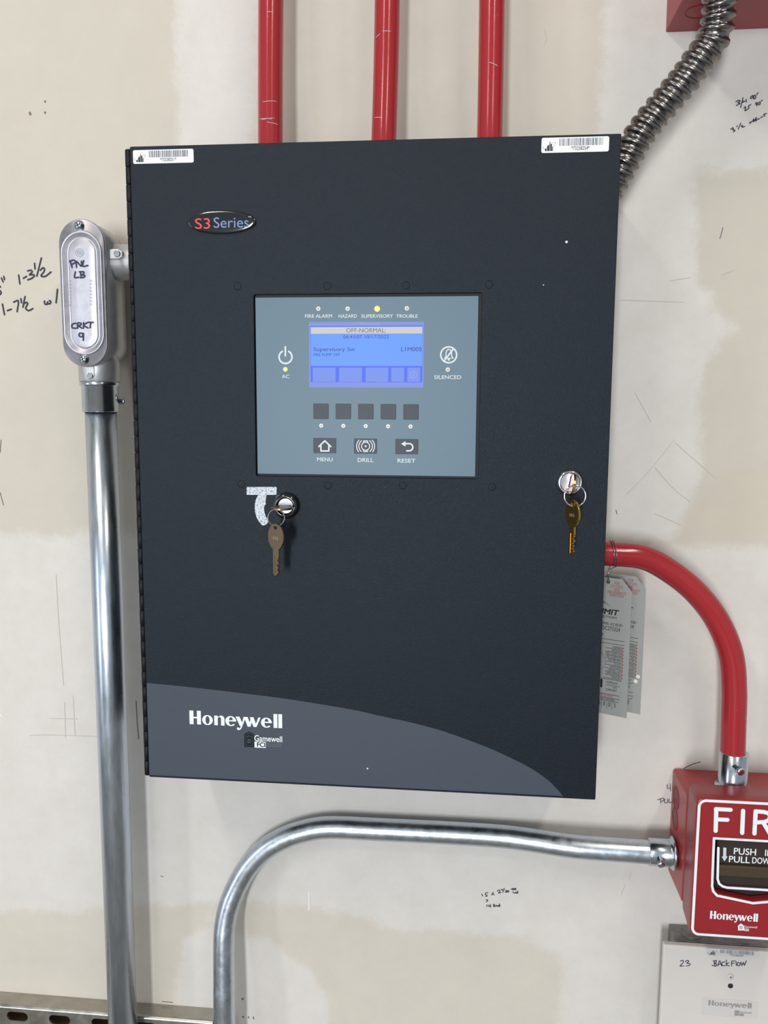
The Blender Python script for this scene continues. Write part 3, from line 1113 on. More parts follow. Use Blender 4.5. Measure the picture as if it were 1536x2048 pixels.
def make_key(name, mx, mat_, label, marks=True, hexmark=None, **kw):
    root = empty(name, mx.translation, label, 'key', 'keys at the panel locks')
    mb = MB()
    key_mesh(mb, mx, **kw)
    o = mb.build('key_blank', mat_, root)
    t = kw.get('t', .0019)
    mb = MB()
    bl_ = kw.get('blade_l', .0195)
    bw_ = kw.get('blade_w', .0034)
    for xx in (-bw_ * .45,):
        vs, fs = fill2d([rrect(xx - bw_ * .2, xx + bw_ * .2, -.0255 - bl_ + .003, -.0245, bw_ * .15, 3)], t + .0006)
        mb.add([mx @ v for v in vs], fs)
    mb.build('blade_ridge', mat_, root)
    if hexmark:
        mb = MB()
        text_box(mb, hexmark, -.0032, .0032, -.0105, -.0080, mx @ Matrix.Translation((0, 0, t / 2 + .0001)), 0)
        mb.build('stamped_mark', 'print_faint', root)
    return root


# left: key turned flat in the switch lock, seen on edge; a second key hangs from its ring
def inserted_mx(p, roll, yaw=0):
    """key pushed into a lock: local -y (blade) points into the wall, roll turns the bow plane about the lock axis"""
    base = Matrix(((1, 0, 0, 0), (0, -1, 0, 0), (0, 0, 1, 0), (0, 0, 0, 1)))      # y-> -Y (room), x -> X
    base = Matrix(((1, 0, 0, 0), (0, -1, 0, 0), (0, 0, -1, 0), (0, 0, 0, 1)))
    return Matrix.Translation(p) @ Matrix.Rotation(math.radians(roll), 4, 'Y') @ Matrix.Rotation(math.radians(yaw), 4, 'X') @ base


hL = Vector((pL.x - .0005, -DF - .0275, pL.z - .0002))
make_key('cabinet_key', inserted_mx(hL, 2), 'brass_dull', 'dull brass key turned level inside the black switch lock', blade_l=.012)
hR = Vector((pR.x + .0005, -DF - .0275, pR.z - .0012))
make_key('cabinet_key', inserted_mx(hR, 100), 'brass', 'bright brass key standing upright in the chrome door lock', blade_l=.012)
cL = P(*C_KL(592, 738), DF + .0295)
kl = P(*C_KL(590, 872), DF + .0295)
mb = MB().tube(torus(cL, (.25, -1, .05), .0072, .0006), .00055, 10, caps=False)
tag(mb.build('key_ring', 'satin_silver'), 'thin steel ring through the keys at the black switch lock', 'key ring', 'rings of the panel keys')
make_key('cabinet_key', key_mx(kl + Vector((0, 0, .0005)), -31), 'brass_dull', 'dull brass key hanging from the ring below the black switch lock', hexmark='935')
cR = P(*C_KR(767, 785), DF + .0300)
kr = P(*C_KR(738, 935), DF + .0300)
mb = MB().tube(torus(cR, (.05, -1, .05), .0088, .0006), .00055, 10, caps=False)
tag(mb.build('key_ring', 'chrome'), 'thin bright ring through the keys at the chrome door lock', 'key ring', 'rings of the panel keys')
make_key('cabinet_key', key_mx(kr + Vector((0, 0, .0005)), -60), 'brass', 'bright brass key hanging from the ring below the chrome door lock', hexmark='NK5')

# ------------------------------------------------------------------ conduits
R34, R1 = 0.0117, 0.0155


def vpath(pp):
    return [P(x, y, d) for x, y, d in pp]


def set_screw(mb, p, dirv, L=.009, r=.0028):
    dirv = Vector(dirv).normalized()
    mb.lathe([(r, 0), (r, L * .55), (r * 1.25, L * .6), (r * 1.25, L * .95), (r * .9, L), (r * .5, L)], p, dirv, 16)


# three red conduits into the top of the panel
for pp, lab in ((((542.5, -60, .038), (541, 140, .040), (541, 283, .043), (541.5, 330, .044)), 'red painted conduit above the panel, nearest the hinge corner'),
                (((776, -60, .038), (772, 140, .040), (768, 276, .045), (767, 330, .046)), 'red painted conduit above the panel, middle of three'),
                (((985, -60, .038), (982, 140, .040), (979.5, 272, .044), (978.5, 320, .045)), 'red painted conduit above the panel, nearest the flexible conduit')):
    pts = vpath(pp)
    d0 = (pts[0] - pts[1]).normalized()
    pts = [pts[0] + d0 * 0.35] + smooth_path(pts, 6)
    pts[-1].z = ZT - 0.0025
    pts = [p for p in pts[:-1] if p.z > ZT] + [pts[-1]]
    rc = tag(MB().tube(pts, R34, 32).build('red_conduit', 'red_paint'), lab, 'conduit', 'red conduits entering the panel top')
    for (sy, a0, a1, dz) in ({541: ((204, -25, 45, .001), (237, -45, 20, -.001), (240, -30, 35, .0015), (246, 0, 50, -.001), (22, 0, 25, 0)),
                              768: ((61, -15, 25, 0), (70, -50, -25, .002), (235, -45, -5, -.001)), 979: ((124, -10, 30, -.003),)}[int(pp[2][0])]):
        z_ = P(pp[2][0], sy, .04 + R34).z
        b_ = min(range(1, len(pts)), key=lambda i: abs(pts[i].z - z_))
        t_ = 0 if abs(pts[b_].z - pts[b_ - 1].z) < 1e-9 else (z_ - pts[b_].z) / (pts[b_ - 1].z - pts[b_].z)
        cc = pts[b_].lerp(pts[b_ - 1], t_)
        arc = [Vector((cc.x + (R34 + .00005) * math.sin(math.radians(a0 + (a1 - a0) * k / 8)), cc.y - (R34 + .00005) * math.cos(math.radians(a0 + (a1 - a0) * k / 8)),
                       z_ + dz * k / 8 + .0002 * math.sin(k * 2.3))) for k in range(9)]
        MB().tube(arc, .00022, 6).build('paint_scratch', 'print_light', rc)

# red bent conduit from the panel side to the pull station
pts = [Vector((XR - .0045, -.047, P(1211, 1107, .047).z)), P(1225, 1108, .047)] + vpath(
    ((1287, 1115, .046), (1337.5, 1141, .045), (1391, 1184, .044), (1434, 1240, .043), (1461.6, 1307, .043), (1468.5, 1378, .043), (1467, 1450, .043), (1465, 1520, .043)))
tag(MB().tube(smooth_path(pts, 8), R34, 32).build('red_conduit', 'red_paint'), 'red painted conduit bending from the panel side down to the pull station', 'conduit')

# vertical galvanised conduit at the left
EX, ED = -0.2794, 0.039
ztop = P(202, 826, ED).z
tag(MB().tube([(EX, -ED, ztop + .012), (EX, -ED, 1.3), (EX - .0002, -ED, 0.6)], R1, 40).build('steel_conduit', 'emt_steel'),
    'straight vertical galvanised steel conduit below the oval conduit fitting', 'conduit')

# lower galvanised conduit: up past the strut, bend, offset to the pull station
pts = [P(449, 2048, .036) + Vector((0, 0, -.25)), P(449, 2048, .036), P(448, 1960, .034)] + vpath(
    ((448, 1884, .030), (450.5, 1848, .027), (459, 1809, .024), (474, 1772, .021), (496, 1734, .019), (526, 1702, .0175), (562, 1679, .0165), (606, 1663, .016), (660, 1655, .016),
     (760, 1659, .016), (900, 1666, .016), (1000, 1672.5, .017), (1060, 1680, .021), (1110, 1688, .026), (1160, 1694.5, .029), (1230, 1699.5, .030), (1310, 1705, .030)))
tag(MB().tube(smooth_path(pts, 6), R34, 32).build('steel_conduit', 'emt_bent'),
    'galvanised steel conduit curving under the panel to the pull station', 'conduit')

# flexible metal conduit
fx = [(1195, 420, .050), (1225, 368, .052)] + [C_FLEX(*p) + (d,) for p, d in (((385, 1285), .054), ((470, 1130), .056), ((590, 965), .058), ((658, 885), .060), ((740, 788), .062), ((850, 657), .064), ((915, 565), .066),
      ((985, 470), .068), ((1060, 370), .070), ((1100, 285), .072), ((1122, 190), .074), ((1133, 95), .076), ((1138, 10), .078))] + [(1438, -22, .080)]
pts = [P(x, y, d) for x, y, d in fx]
raw = smooth_path(pts, 40)
# resample evenly
L = [0]
for i in range(1, len(raw)):
    L.append(L[-1] + (raw[i] - raw[i - 1]).length)
step = 0.0008
res, j = [], 0
s = 0
while s < L[-1]:
    while L[j + 1] < s:
        j += 1
    t = (s - L[j]) / (L[j + 1] - L[j])
    res.append(raw[j].lerp(raw[j + 1], t))
    s += step
PITCH = 0.0090


def flex_r(s, a):
    ph = (s / PITCH - a / math.tau) % 1.0
    if ph < .60:                                   # broad rounded band
        return .0114 + .0031 * (max(0, math.sin(math.pi * ph / .60)) ** .30)
    q = (ph - .60) / .40                            # stepped groove between the bands
    return .0114 + .0009 * abs(math.sin(q * math.pi * 2)) - .0004


res = [p for p in res if p.x > XR - 0.0045] if False else res
k0 = next(i for i, p in enumerate(res) if p.x > XR - 0.0040)
tag(MB().tube(res[k0:], 0, 40, True, flex_r).build('flexible_conduit', 'flex_steel'),
    'ribbed flexible steel conduit between panel corner and red junction box', 'conduit')

# ------------------------------------------------------------------ oval conduit body (left)
lb = empty('conduit_fitting', (-0.2808, -ED, 1.58), 'oval cast aluminium conduit body with marker writing on its cover', 'conduit fitting')
LX, LZ, LHW, LHH = -0.2808, 1.6708, .0226, .0693


def stadium(hw, hh, d, n=24, cx=LX, cz=LZ):
    out = []
    for k in range(n + 1):
        a = math.pi * k / n
        out.append(Vector((cx + hw * math.cos(a), -d, cz + (hh - hw) + hw * math.sin(a))))
    for k in range(n + 1):
        a = math.pi + math.pi * k / n
        out.append(Vector((cx + hw * math.cos(a), -d, cz - (hh - hw) + hw * math.sin(a))))
    return out


mb = MB()
mb.rings([stadium(LHW * .80, LHH * .93, .012), stadium(LHW * .93, LHH * .97, .016), stadium(LHW * .97, LHH * .985, .026), stadium(LHW * .985, LHH * .99, .061)])
mb.build('body', 'cast_alu', lb)
zh = P(235, 524, ED).z
mb = MB()
mb.lathe([(.0172, 0), (.0172, .046), (.0160, .0475)], (LX + .012, -ED + .003, zh), (1, 0, 0), 36)
mb.build('side_hub', 'cast_alu', lb)
mb = MB()
mb.lathe([(.0175, 0), (.0198, .012), (.0198, .030), (.0190, .031)], (EX, -ED, P(199, 762, ED).z + .030), (0, 0, -1), 40)
mb.build('bottom_hub', 'cast_alu', lb)
cov = MB()
rg = [(LHW, LHH, .0612), (LHW, LHH, .0644), (LHW * .97, LHH * .99, .0652), (.0207, .0590, .0652), (.0202, .0580, .0668), (.0194, .0570, .0672), (.0186, .0560, .0668),
      (.0150, .0530, .0640), (.0137, .0518, .0637), (.0130, .0512, .0648), (.0124, .0506, .0650), (.0060, .0440, .0650)]
cov.rings([stadium(*r) for r in rg])
cover = cov.build('cover', 'cover_alu', lb)
for q in ((350, 228), (393, 1420)):
    p = P(*C_LB(*q), .0655)
    mb = MB().lathe([(.0048, 0), (.0048, .0006), (.0040, .0007), (.0038, .0022), (.0026, .0034), (.0008, .0037)], (p.x, -.0651, p.z), (0, -1, 0), 24)
    sc = mb.build('cover_screw', 'zinc_steel', cover)
    mb = MB()
    for a in (.5, .5 + math.pi / 2):
        u = Vector((math.cos(a), math.sin(a))) * .0024
        ribbon(mb, [(p.x - u.x, p.z - u.y), (p.x + u.x, p.z + u.y)], .0008, flat(.0690))
    mb.build('screw_slot', 'hole_dark', cover)
strokes('marker_lettering', [
    [(270, 552), (285, 600)], [(262, 545), (298, 536), (318, 553), (278, 576)], [(325, 600), (325, 548), (366, 590), (368, 545)], [(388, 540), (382, 590), (425, 583)],
    [(314, 640), (308, 690), (345, 688)], [(362, 640), (365, 690)], [(350, 640), (388, 640), (385, 660), (360, 665)], [(365, 665), (397, 672), (390, 688), (360, 692)],
    [(318, 1098), (286, 1108), (286, 1138), (322, 1142)], [(335, 1142), (335, 1097), (366, 1100), (360, 1115), (340, 1118), (372, 1142)],
    [(388, 1093), (386, 1142)], [(422, 1092), (390, 1116), (427, 1140)], [(427, 1090), (475, 1090)], [(452, 1090), (446, 1138)],
    [(382, 1188), (352, 1188), (350, 1212), (375, 1218), (386, 1190), (385, 1250)]],
    .0015, .0653, 'ink_navy', cover, C_LB, 'purple marker lettering')
strokes('cast_mark', [circ(352, 470, 36), circ(352, 470, 22), [(340, 462), (364, 462)], [(340, 470), (364, 470)], [(340, 478), (364, 478)]], .00035, .0653, 'zinc_steel', cover, C_LB, curve=False)
rw = random.Random(4)
ln = []
for x, y0_, y1_ in ((268, 715, 930), (455, 710, 945)):
    y = y0_
    while y < y1_:
        ln += [[(x - 10, y), (x + 10, y + 6)], [(x - 10, y + 6), (x - 8, y + 16), (x + 9, y + 14)]]
        y += 30
strokes('cast_mark', ln, .00028, .0653, 'zinc_steel', cover, C_LB, curve=False)


def boss(cx_, cz_, wx, wz, d0, horizontal):
    mb = MB()
    if horizontal:
        pl = [(cx_ - wx, cz_ - wz), (cx_ + wx * .4, cz_ - wz), (cx_ + wx, cz_ - wz * .5), (cx_ + wx, cz_ + wz * .5), (cx_ + wx * .4, cz_ + wz), (cx_ - wx, cz_ + wz)]
    else:
        pl = [(cx_ - wx, cz_ + wz), (cx_ - wx, cz_ - wz * .4), (cx_ - wx * .5, cz_ - wz), (cx_ + wx * .5, cz_ - wz), (cx_ + wx, cz_ - wz * .4), (cx_ + wx, cz_ + wz)]
    shape(mb, [pl], d0 - .012, d0, .0005)
    o = mb.build('screw_boss', 'cast_alu', lb)
    return o


q = P(*C_LB(675, 480), ED + .0170)
boss(q.x, q.z, .0062, .0046, ED + .0168, True)
MB().lathe([(.0032, 0), (.0032, .0012), (.0026, .0016)], (q.x + .0015, -ED - .0166, q.z), (0, -1, 0), 20).build('boss_plug', 'zinc_steel', lb)
q = P(*C_LB(447, 1548), ED + .0205)
boss(q.x, q.z + .001, .0040, .0066, ED + .0204, False)
MB().lathe([(.0030, 0), (.0030, .0012), (.0024, .0016)], (q.x, -ED - .0202, q.z - .002), (0, -1, 0), 20).build('boss_plug', 'zinc_steel', lb)

# set-screw connector below the fitting
zc1 = P(199, 763.5, ED).z
zc0 = P(202, 824, ED).z
con = empty('conduit_connector', (EX, -ED, zc0), 'zinc set-screw connector between the oval fitting and vertical conduit', 'conduit fitting', 'set-screw connectors')
hC = zc1 - zc0
MB().lathe([(.0170, 0), (.0190, .0005), (.0196, .0022), (.0190, .0040), (.0178, .0050), (.0178, hC - .0008), (.0170, hC), (.0157, hC), (.0157, .001)],
           (EX, -ED, zc1), (0, 0, -1), 44).build('collar', 'zinc_steel', con)
mb = MB()
set_screw(mb, (EX + .017, -ED + .006, P(240, 803, ED).z), (1, .2, 0), .0062, .0026)
mb.build('set_screw', 'zinc_steel', con)

# ------------------------------------------------------------------ strut channel, lower left
SX0, SX1, SZ1, SD = -0.85, -0.1835, 0.8822, 0.0212
sh = 0.0412
strut = empty('strut_channel', ((SX0 + SX1) / 2, 0, SZ1 - sh), 'slotted galvanised strut channel behind the vertical conduit', 'strut channel')
mb = MB()
tk = .002
mb.box(SX0, SX1, 0.0004, SD - .003, SZ1 - tk, SZ1)
mb.box(SX0, SX1, 0.0004, SD - .003, SZ1 - sh, SZ1 - sh + tk)
# rounded front corners
for s_ in (1, -1):
    zc = (SZ1 - .003) if s_ > 0 else (SZ1 - sh + .003)
    rs = []
    for k in range(7):
        a = math.radians(90 * k / 6)
        rs.append((SD - .003 + .003 * math.sin(a), zc + s_ * .003 * math.cos(a)))
    vs, fs = [], []
    for d_, z_ in rs:
        vs += [(SX0, -d_, z_), (SX1, -d_, z_)]
    for k in range(6):
        fs.append((2 * k, 2 * k + 1, 2 * k + 3, 2 * k + 2))
    mb.add(vs, fs, True)
polys = [[(SX0, SZ1 - sh + .003), (SX1, SZ1 - sh + .003), (SX1, SZ1 - .003), (SX0, SZ1 - .003)]]
sx = -.4265 + .0397
sz_ = P(50, 2026, SD).z - .0025
slot_x = [P(*C_BOT(102, 1150), SD).x + .0505 * k for k in range(-8, 7)]
slot_z = P(*C_BOT(102, 1150), SD).z - .0008
for x in slot_x:
    if SX0 + .03 < x < SX1 - .02:
        polys.append(rrect(x - .0125, x + .0125, slot_z - .0068, slot_z + .0040, .005, 5))
shape(mb, polys, SD - tk, SD)
mb.build('channel', 'strut_steel', strut)
MB().box(SX0 + .001, SX1 - .001, .0008, .003, SZ1 - sh + .003, SZ1 - .003).build('channel_back', 'wall_reflect_brown', strut)

# ------------------------------------------------------------------ red junction box, top right
bx = P(1331, 65, 0)
BX0, BZ0, BD = bx.x, bx.z, .105
jb = empty('junction_box', (BX0 + .065, 0, BZ0), 'dark red square junction box above the flexible conduit', 'electrical box')
mb = MB().box(BX0, BX0 + .155, 0.0003, BD, BZ0, BZ0 + .155, .0012)
mb.build('box_shell', 'red_box_paint', jb)
kx = P(*C_FLEX(960, 112), 0)


def on_bottom(px, py):
    v = right * ((px - 768) / F_PX) + down * ((py - 1024) / F_PX) + fwd
    return CAM + v * ((BZ0 - CAM.z) / v.z)


kp = on_bottom(*C_FLEX(985, 95))
MB().lathe([(.0136, -.0003), (.0135, .0004), (.0124, .0004), (.0123, -.0003)], (kp.x, kp.y, BZ0), (0, 0, -1), 36, False).build('knockout', 'red_deep', jb)
MB().box(BX0 - .001, BX0 + .156, BD, BD + .002, BZ0 - .001, BZ0 + .156, .0006).build('box_cover', 'red_box_paint', jb)

# ------------------------------------------------------------------ pull station
PC = .3590
ps = empty('pull_station', (PC, -.05, 1.074), 'red fire alarm pull station with white lettering and pull handle', 'pull station')
PX0 = .3040
PX1 = 2 * PC - PX0
PD0, PDm, PD = .0004, .060, .098
bxz0, bxz1 = 1.0825, 1.1955
mb = MB().box(PX0 + .0015, PX1 - .0015, PD0, PDm, bxz0, bxz1, .003, 3)
bbx = mb.build('back_box', 'red_cast', ps)
bbx['label'] = 'red cast surface back box'
# knock-out rings on the left wall of the back box
for z_, d_, r_ in ((1.172, .020, .0115), (1.150, .020, .0115)):
    MB().lathe([(r_, -.0005), (r_, .0004), (r_ * .86, .0004), (r_ * .84, .0001)], (PX0 + .0015, -d_, z_), (-1, 0, 0), 28).build('knockout', 'red_deep', bbx)
# front body: frustum from the back box to the face plate, with the handle opening
fz0, fz1 = 1.0738, 1.2100
win = [(1430.5, 1679), (1427, 1768), (1429, 1779), (1437, 1788), (1505, 1803)]
wl = px_poly(win, PD)
zc_ = wl[0][1]
wpoly = [(wl[0][0], wl[0][1]), (wl[1][0], wl[1][1]), (wl[2][0], wl[2][1]), (wl[3][0], wl[3][1]), (PC, wl[4][1])]
wpoly = wpoly + [(2 * PC - x, z) for x, z in wpoly[-2::-1]]
mb = MB()
shape(mb, [rrect(PX0, PX1, fz0, fz1, .006, 5), wpoly], PD - .010, PD, .0015)
n = 5


def rr3(x0, x1, z0, z1, r, d):
    return [Vector((x, -d, z)) for x, z in rrect(x0, x1, z0, z1, r, 5)]


mb.rings([rr3(PX0 + .003, PX1 - .003, fz0 + .004, fz1 - .005, .006, PDm - .002), rr3(PX0 + .0015, PX1 - .0015, fz0 + .002, fz1 - .002, .006, PDm + .004),
          rr3(PX0, PX1, fz0, fz1, .006, PD - .008)], True, False)
front = mb.build('front_body', 'red_plate', ps)
# cavity and handle
MB().box(PC - .040, PC + .040, PD - .012, PD - .0105, fz0 + .02, fz1 - .03).build('cavity', 'cavity_dark', front)
q0 = P(1437, 1681, PD - .004)
q1 = P(1437, 1770, PD - .004)
hx0 = P(1433, 1720, PD - .004).x
hx1 = 2 * PC - hx0
hd = MB()
zr1, zr0 = P(1440, 1729, PD - .003).z, P(1440, 1751, PD - .003).z
hd.box(hx0, hx1, PD - .010, PD - .0050, zr1, q0.z + .001, .0006)
handle = hd.build('pull_handle', 'handle_brown', ps)
MB().box(hx0 + .002, hx1 - .002, PD - .010, PD - .0015, zr0, zr1, .0012).build('handle_lip', 'handle_olive', handle)
MB().box(hx0 + .002, hx1 - .002, PD - .010, PD - .0052, q1.z, zr0, .0008).build('handle_skirt', 'handle_brown', handle)
DPS = PD + .0004
# white raised lines: border, window surround, letters


def ring_line(name, pl, wd, d, parent, m='print_white', close=True):
    mb = MB()
    ribbon(mb, pl, wd, flat(d), close)
    # thickness
    mb2 = MB()
    ribbon(mb2, pl, wd, flat(d - .0005), close)
    mb.v += mb2.v
    k = len(mb2.v)
    mb.f += [tuple(i + k for i in f) for f in mb2.f]
    mb.s += mb2.s
    return mb.build(name, m, parent)


ring_line('border_line', rrect(PX0 + .0022, PX1 - .0022, fz0 + .0022, fz1 - .0022, .0060, 6), .0024, DPS, front)
wo = [(x, z) for x, z in wpoly]
cx_, cz_ = PC, (wpoly[0][1] + wpoly[4][1]) / 2
grow = []
for x, z in wpoly:
    grow.append((x + (.0013 if x > PC + .001 else -.0013 if x < PC - .001 else 0), z + (.0013 if z > cz_ else -.0015)))
ring_line('window_line', grow, .0022, DPS, front)


def fire(lines):
    mb = MB()
    for ln_ in lines:
        p = px_poly(ln_, PD)
        for dd in (DPS - .0003, DPS, DPS + .0003):
            ribbon(mb, p, .0037, flat(dd))
    return mb


F_ = lambda *pp: [C_FIRE(*p) for p in pp]
for lines in ([F_((330, 240), (518, 250)), F_((334, 240), (326, 520)), F_((340, 372), (478, 378))], [F_((677, 262), (665, 546))],
              [F_((838, 268), (822, 554)), [C_FIRE(838, 268), (1528, 1623.5), (1537, 1626), (1540.5, 1633), (1537, 1640), (1528, 1643.5), C_FIRE(830, 412)], [(1526, 1644), (1540, 1668)]],
              [[(1582, 1629), (1558, 1626.5), (1555.5, 1671), (1580, 1673.5)], [(1557, 1648.5), (1576, 1650)]]):
    fire(lines).build('raised_letter', 'print_white', front)
DH = PD - .0047
mb = MB()
ul = px_poly([(1434.5, 1692), (1433, 1754), (1436, 1763), (1443, 1768.5), (1452, 1771)], DH)
ul = [(x, z) for x, z in ul]
full = ul + [(2 * PC - x, ul[-1][1] if i == 0 else z) for i, (x, z) in enumerate(ul[::-1])]
ribbon(mb, full, .0021, flat(PD - .0010))
ribbon(mb, full, .0021, flat(PD - .0016))
mb.build('handle_line', 'print_white', handle)
text_px('handle_lettering', 'PUSH', 562, 845, 747, 830, DH, 'print_white', handle, C_FIRE, bold=.012)
text_px('handle_lettering', 'IN', 962, 1060, 766, 846, DH, 'print_white', handle, C_FIRE, bold=.012)
text_px('handle_lettering', 'PULL', 500, 765, 850, 930, DH, 'print_white', handle, C_FIRE, bold=.012)
text_px('handle_lettering', 'DOWN', 797, 1085, 868, 946, DH, 'print_white', handle, C_FIRE, bold=.012)
for cxm in (0, 1):
    pl = px_poly([(425, 735), (465, 740), (462, 850), (482, 850), (440, 912), (404, 850), (424, 850)], DH, C_FIRE)
    if cxm:
        pl = [(2 * PC - x, z) for x, z in pl]
    mb = MB()
    shape(mb, [pl], DH, DH)
    mb.build('arrow', 'print_light', handle)
wordmark('wordmark', 1420, 1516, 1824.5, 1840.5, PD + .0002, 'print_white', front)
mh = MB()
shape(mh, [px_poly([(612, 1735), (650, 1705), (690, 1735), (690, 1795), (615, 1795)], PD, C_FIRE), px_poly([(636, 1740), (668, 1740), (668, 1775), (636, 1775)], PD, C_FIRE)], PD + .0002, PD + .0002)
shape(mh, [px_poly([(644, 1748), (660, 1748), (660, 1768), (644, 1768)], PD, C_FIRE)], PD + .0002, PD + .0002)
shape(mh, [px_poly([(690, 1768), (755, 1772), (753, 1806), (690, 1800)], PD, C_FIRE)], PD + .0002, PD + .0002)
mh.build('crest', 'print_white', front)
text_px('crest_name', 'Gamewell', 692, 858, 1738, 1766, PD + .0003, 'print_white', front, C_FIRE)
text_px('crest_initials', 'FCI', 700, 750, 1776, 1800, PD + .0004, 'red_plate', front, C_FIRE, bold=.02)

# connectors of the pull station
pe = P(1340, 1706, .030)
ps_l = empty('conduit_connector', (pe.x, pe.y, pe.z), 'zinc set-screw connector at the pull station side', 'conduit fitting', 'set-screw connectors')
x_a = P(1296, 1704, .030).x
MB().lathe([(.0120, 0), (.0134, .0006), (.0136, .020), (.0140, .022), (.0160, .0228), (.0168, .0242), (.0160, .0256), (.0130, .0258), (.0130, PX0 - x_a + .002)],
           (x_a, -.030, pe.z), (1, 0, 0), 40).build('collar', 'zinc_steel', ps_l)
mb = MB()
q = P(1318, 1722, .043)
set_screw(mb, (q.x, -.0405, q.z + .003), (.1, -1, -.45), .0105, .0030)
mb.build('set_screw', 'zinc_steel', ps_l)
tp = P(1465, 1555, .043)
ps_t = empty('conduit_connector', (tp.x, -.043, bxz1), 'zinc set-screw connector on top of the pull station', 'conduit fitting', 'set-screw connectors')
zt_ = P(1465, 1503, .043).z
hh_ = zt_ - bxz1
MB().lathe([(.0120, 0), (.0134, .0006), (.0136, hh_ - .006), (.0140, hh_ - .005), (.0160, hh_ - .0042), (.0168, hh_ - .003), (.0162, hh_ - .0004), (.0150, hh_)],
           (tp.x, -.043, zt_), (0, 0, -1), 40).build('collar', 'zinc_steel', ps_t)
mb = MB()
q = P(1474, 1540, .058)
set_screw(mb, (q.x - .001, -.0545, q.z + .002), (.35, -1, -.15), .0105, .0030)
mb.build('set_screw', 'zinc_steel', ps_t)

# ------------------------------------------------------------------ module box under the pull station
MD = .036
m0 = P(1327.5, 1889, MD)
MX0, MZ1 = m0.x, m0.z
MX1, MZ0 = MX0 + .128, MZ1 - .128
GX0 = P(1336, 1855, 0).x
gb = MB().box(GX0, 2 * (MX0 + .064) - GX0, .0004, MD - .0080, MZ0 + .004, MZ1 + .0005, .0015)
gbx = empty('steel_box', ((MX0 + MX1) / 2, 0, MZ0), 'grey galvanised steel box behind the white module cover', 'electrical box')
gb.build('box_shell', 'galv_box', gbx)
MB().lathe([(.011, 0), (.011, .0005), (.0100, .0007), (.0094, .0003)], (GX0 + .020, -.014, MZ1 + .0005), (0, 0, 1), 28).build('knockout', 'galv_box', gbx)
mod = empty('module_cover', ((MX0 + MX1) / 2, -MD, MZ0), 'off-white module cover plate with handwritten zone name', 'cover plate')
mb = MB().box(MX0, MX1, MD - .0070, MD, MZ0, MZ1, .0014, 2)
plate = mb.build('plate', 'white_plastic', mod)
p = P(*C_BF(1025, 628), MD)
mb = MB().lathe([(.0031, 0), (.0030, .0008), (.0022, .0013), (.0006, .0015)], (p.x, -MD, p.z), (0, -1, 0), 24)
scw = mb.build('screw', 'white_plastic', mod)
mb = MB()
for a in (.1, .1 + math.pi / 2):
    u = Vector((math.cos(a), math.sin(a))) * .0013
    ribbon(mb, [(p.x - u.x, p.z - u.y), (p.x + u.x, p.z + u.y)], .0006, flat(MD + .0016))
mb.build('screw_slot', 'ink_pencil', mod)
p = P(*C_BF(1025, 758), MD)
MB().lathe([(.0026, 0), (.0026, .0003), (.0018, .0003)], (p.x, -MD, p.z), (0, -1, 0), 24).build('lamp_hole', 'hole_dark', mod)
strokes('marker_lettering', [
    [(345, 425), (375, 412), (385, 440), (340, 490), (392, 488)], [(410, 430), (445, 412), (458, 432), (430, 450), (478, 462), (458, 485), (425, 488)],
    [(805, 420), (815, 490)], [(790, 425), (832, 415), (828, 445), (800, 455)], [(810, 455), (842, 470), (820, 492), (775, 480)],
    [(855, 490), (880, 420), (907, 490)], [(862, 465), (900, 465)], [(948, 435), (915, 440), (915, 482), (953, 485)], [(970, 410), (968, 485)],
    [(1002, 445), (970, 465), (1008, 490)], [(1040, 425), (1040, 490)], [(1040, 425), (1085, 420)], [(1040, 455), (1075, 450)], [(1100, 425), (1105, 482)],
    [(1128, 440), (1118, 475), (1145, 487), (1158, 455), (1130, 440)], [(1168, 435), (1180, 482), (1202, 440), (1215, 480), (1240, 420)]],
    .0008, MD + .0002, 'ink_navy', mod, C_BF, 'dark blue marker lettering')
q0, q1 = P(*C_BF(700, 240), MD), P(*C_BF(1405, 390), MD)
barcode_sticker(q0.x, q1.x, q1.z, q0.z, MD + .0001, '*73258240*', mod, m='plate_label', ink='ink_pencil', bars='print_smudge', seed=9)
px_rect('logo_label', 633, 1395, 945, 1180, MD + .0003, 'plate_label', mod, C_BF, r=.0008, t=.0003)
q = C_BF(725, 975) + C_BF(1315, 1045)
wordmark('wordmark', q[0], q[2], q[1], q[3], MD + .0005, 'print_faint', mod)
px_rect('crest', 1082, 1140, 1095, 1165, MD + .0005, 'print_faint', mod, C_BF)
text_px('crest_name', 'Gamewell', 1140, 1310, 1103, 1135, MD + .0005, 'print_faint', mod, C_BF)
px_rect('crest_box', 1145, 1210, 1138, 1168, MD + .0005, 'print_faint', mod, C_BF)

# ------------------------------------------------------------------ inspection tags on the red conduit
wx = P(1226, 1107, .047)
wire = empty('tag_wire', (wx.x, wx.y, P(1217, 1140, .055).z), 'thin twisted wire tied around the bent red conduit', 'wire')
for off, rr in ((0, .0124), (.0024, .0124)):
    MB().tube(torus((wx.x - .0012 + off, wx.y, wx.z), (1, .02, .12), rr, 0), .0004, 8, caps=False).build('wire_loop', 'wire_steel', wire)
tie = P(1217.5, 1141, .060)
hole = P(1216.5, 1162, .0592)
bot = Vector((wx.x, wx.y - .004, wx.z - .0118))
MB().tube(smooth_path([bot + Vector((-.003, 0, 0)), tie, hole + Vector((.0008, 0, -.001))], 6), .0004, 8).build('wire_tail', 'wire_steel', wire)
MB().tube(smooth_path([bot + Vector((.003, 0, 0)), tie + Vector((.0004, 0, 0)), hole + Vector((-.0006, 0, -.001))], 6), .0004, 8).build('wire_tail', 'wire_steel', wire)

TW, TH = .0228, .1335                              # half width, height
YAW = 27


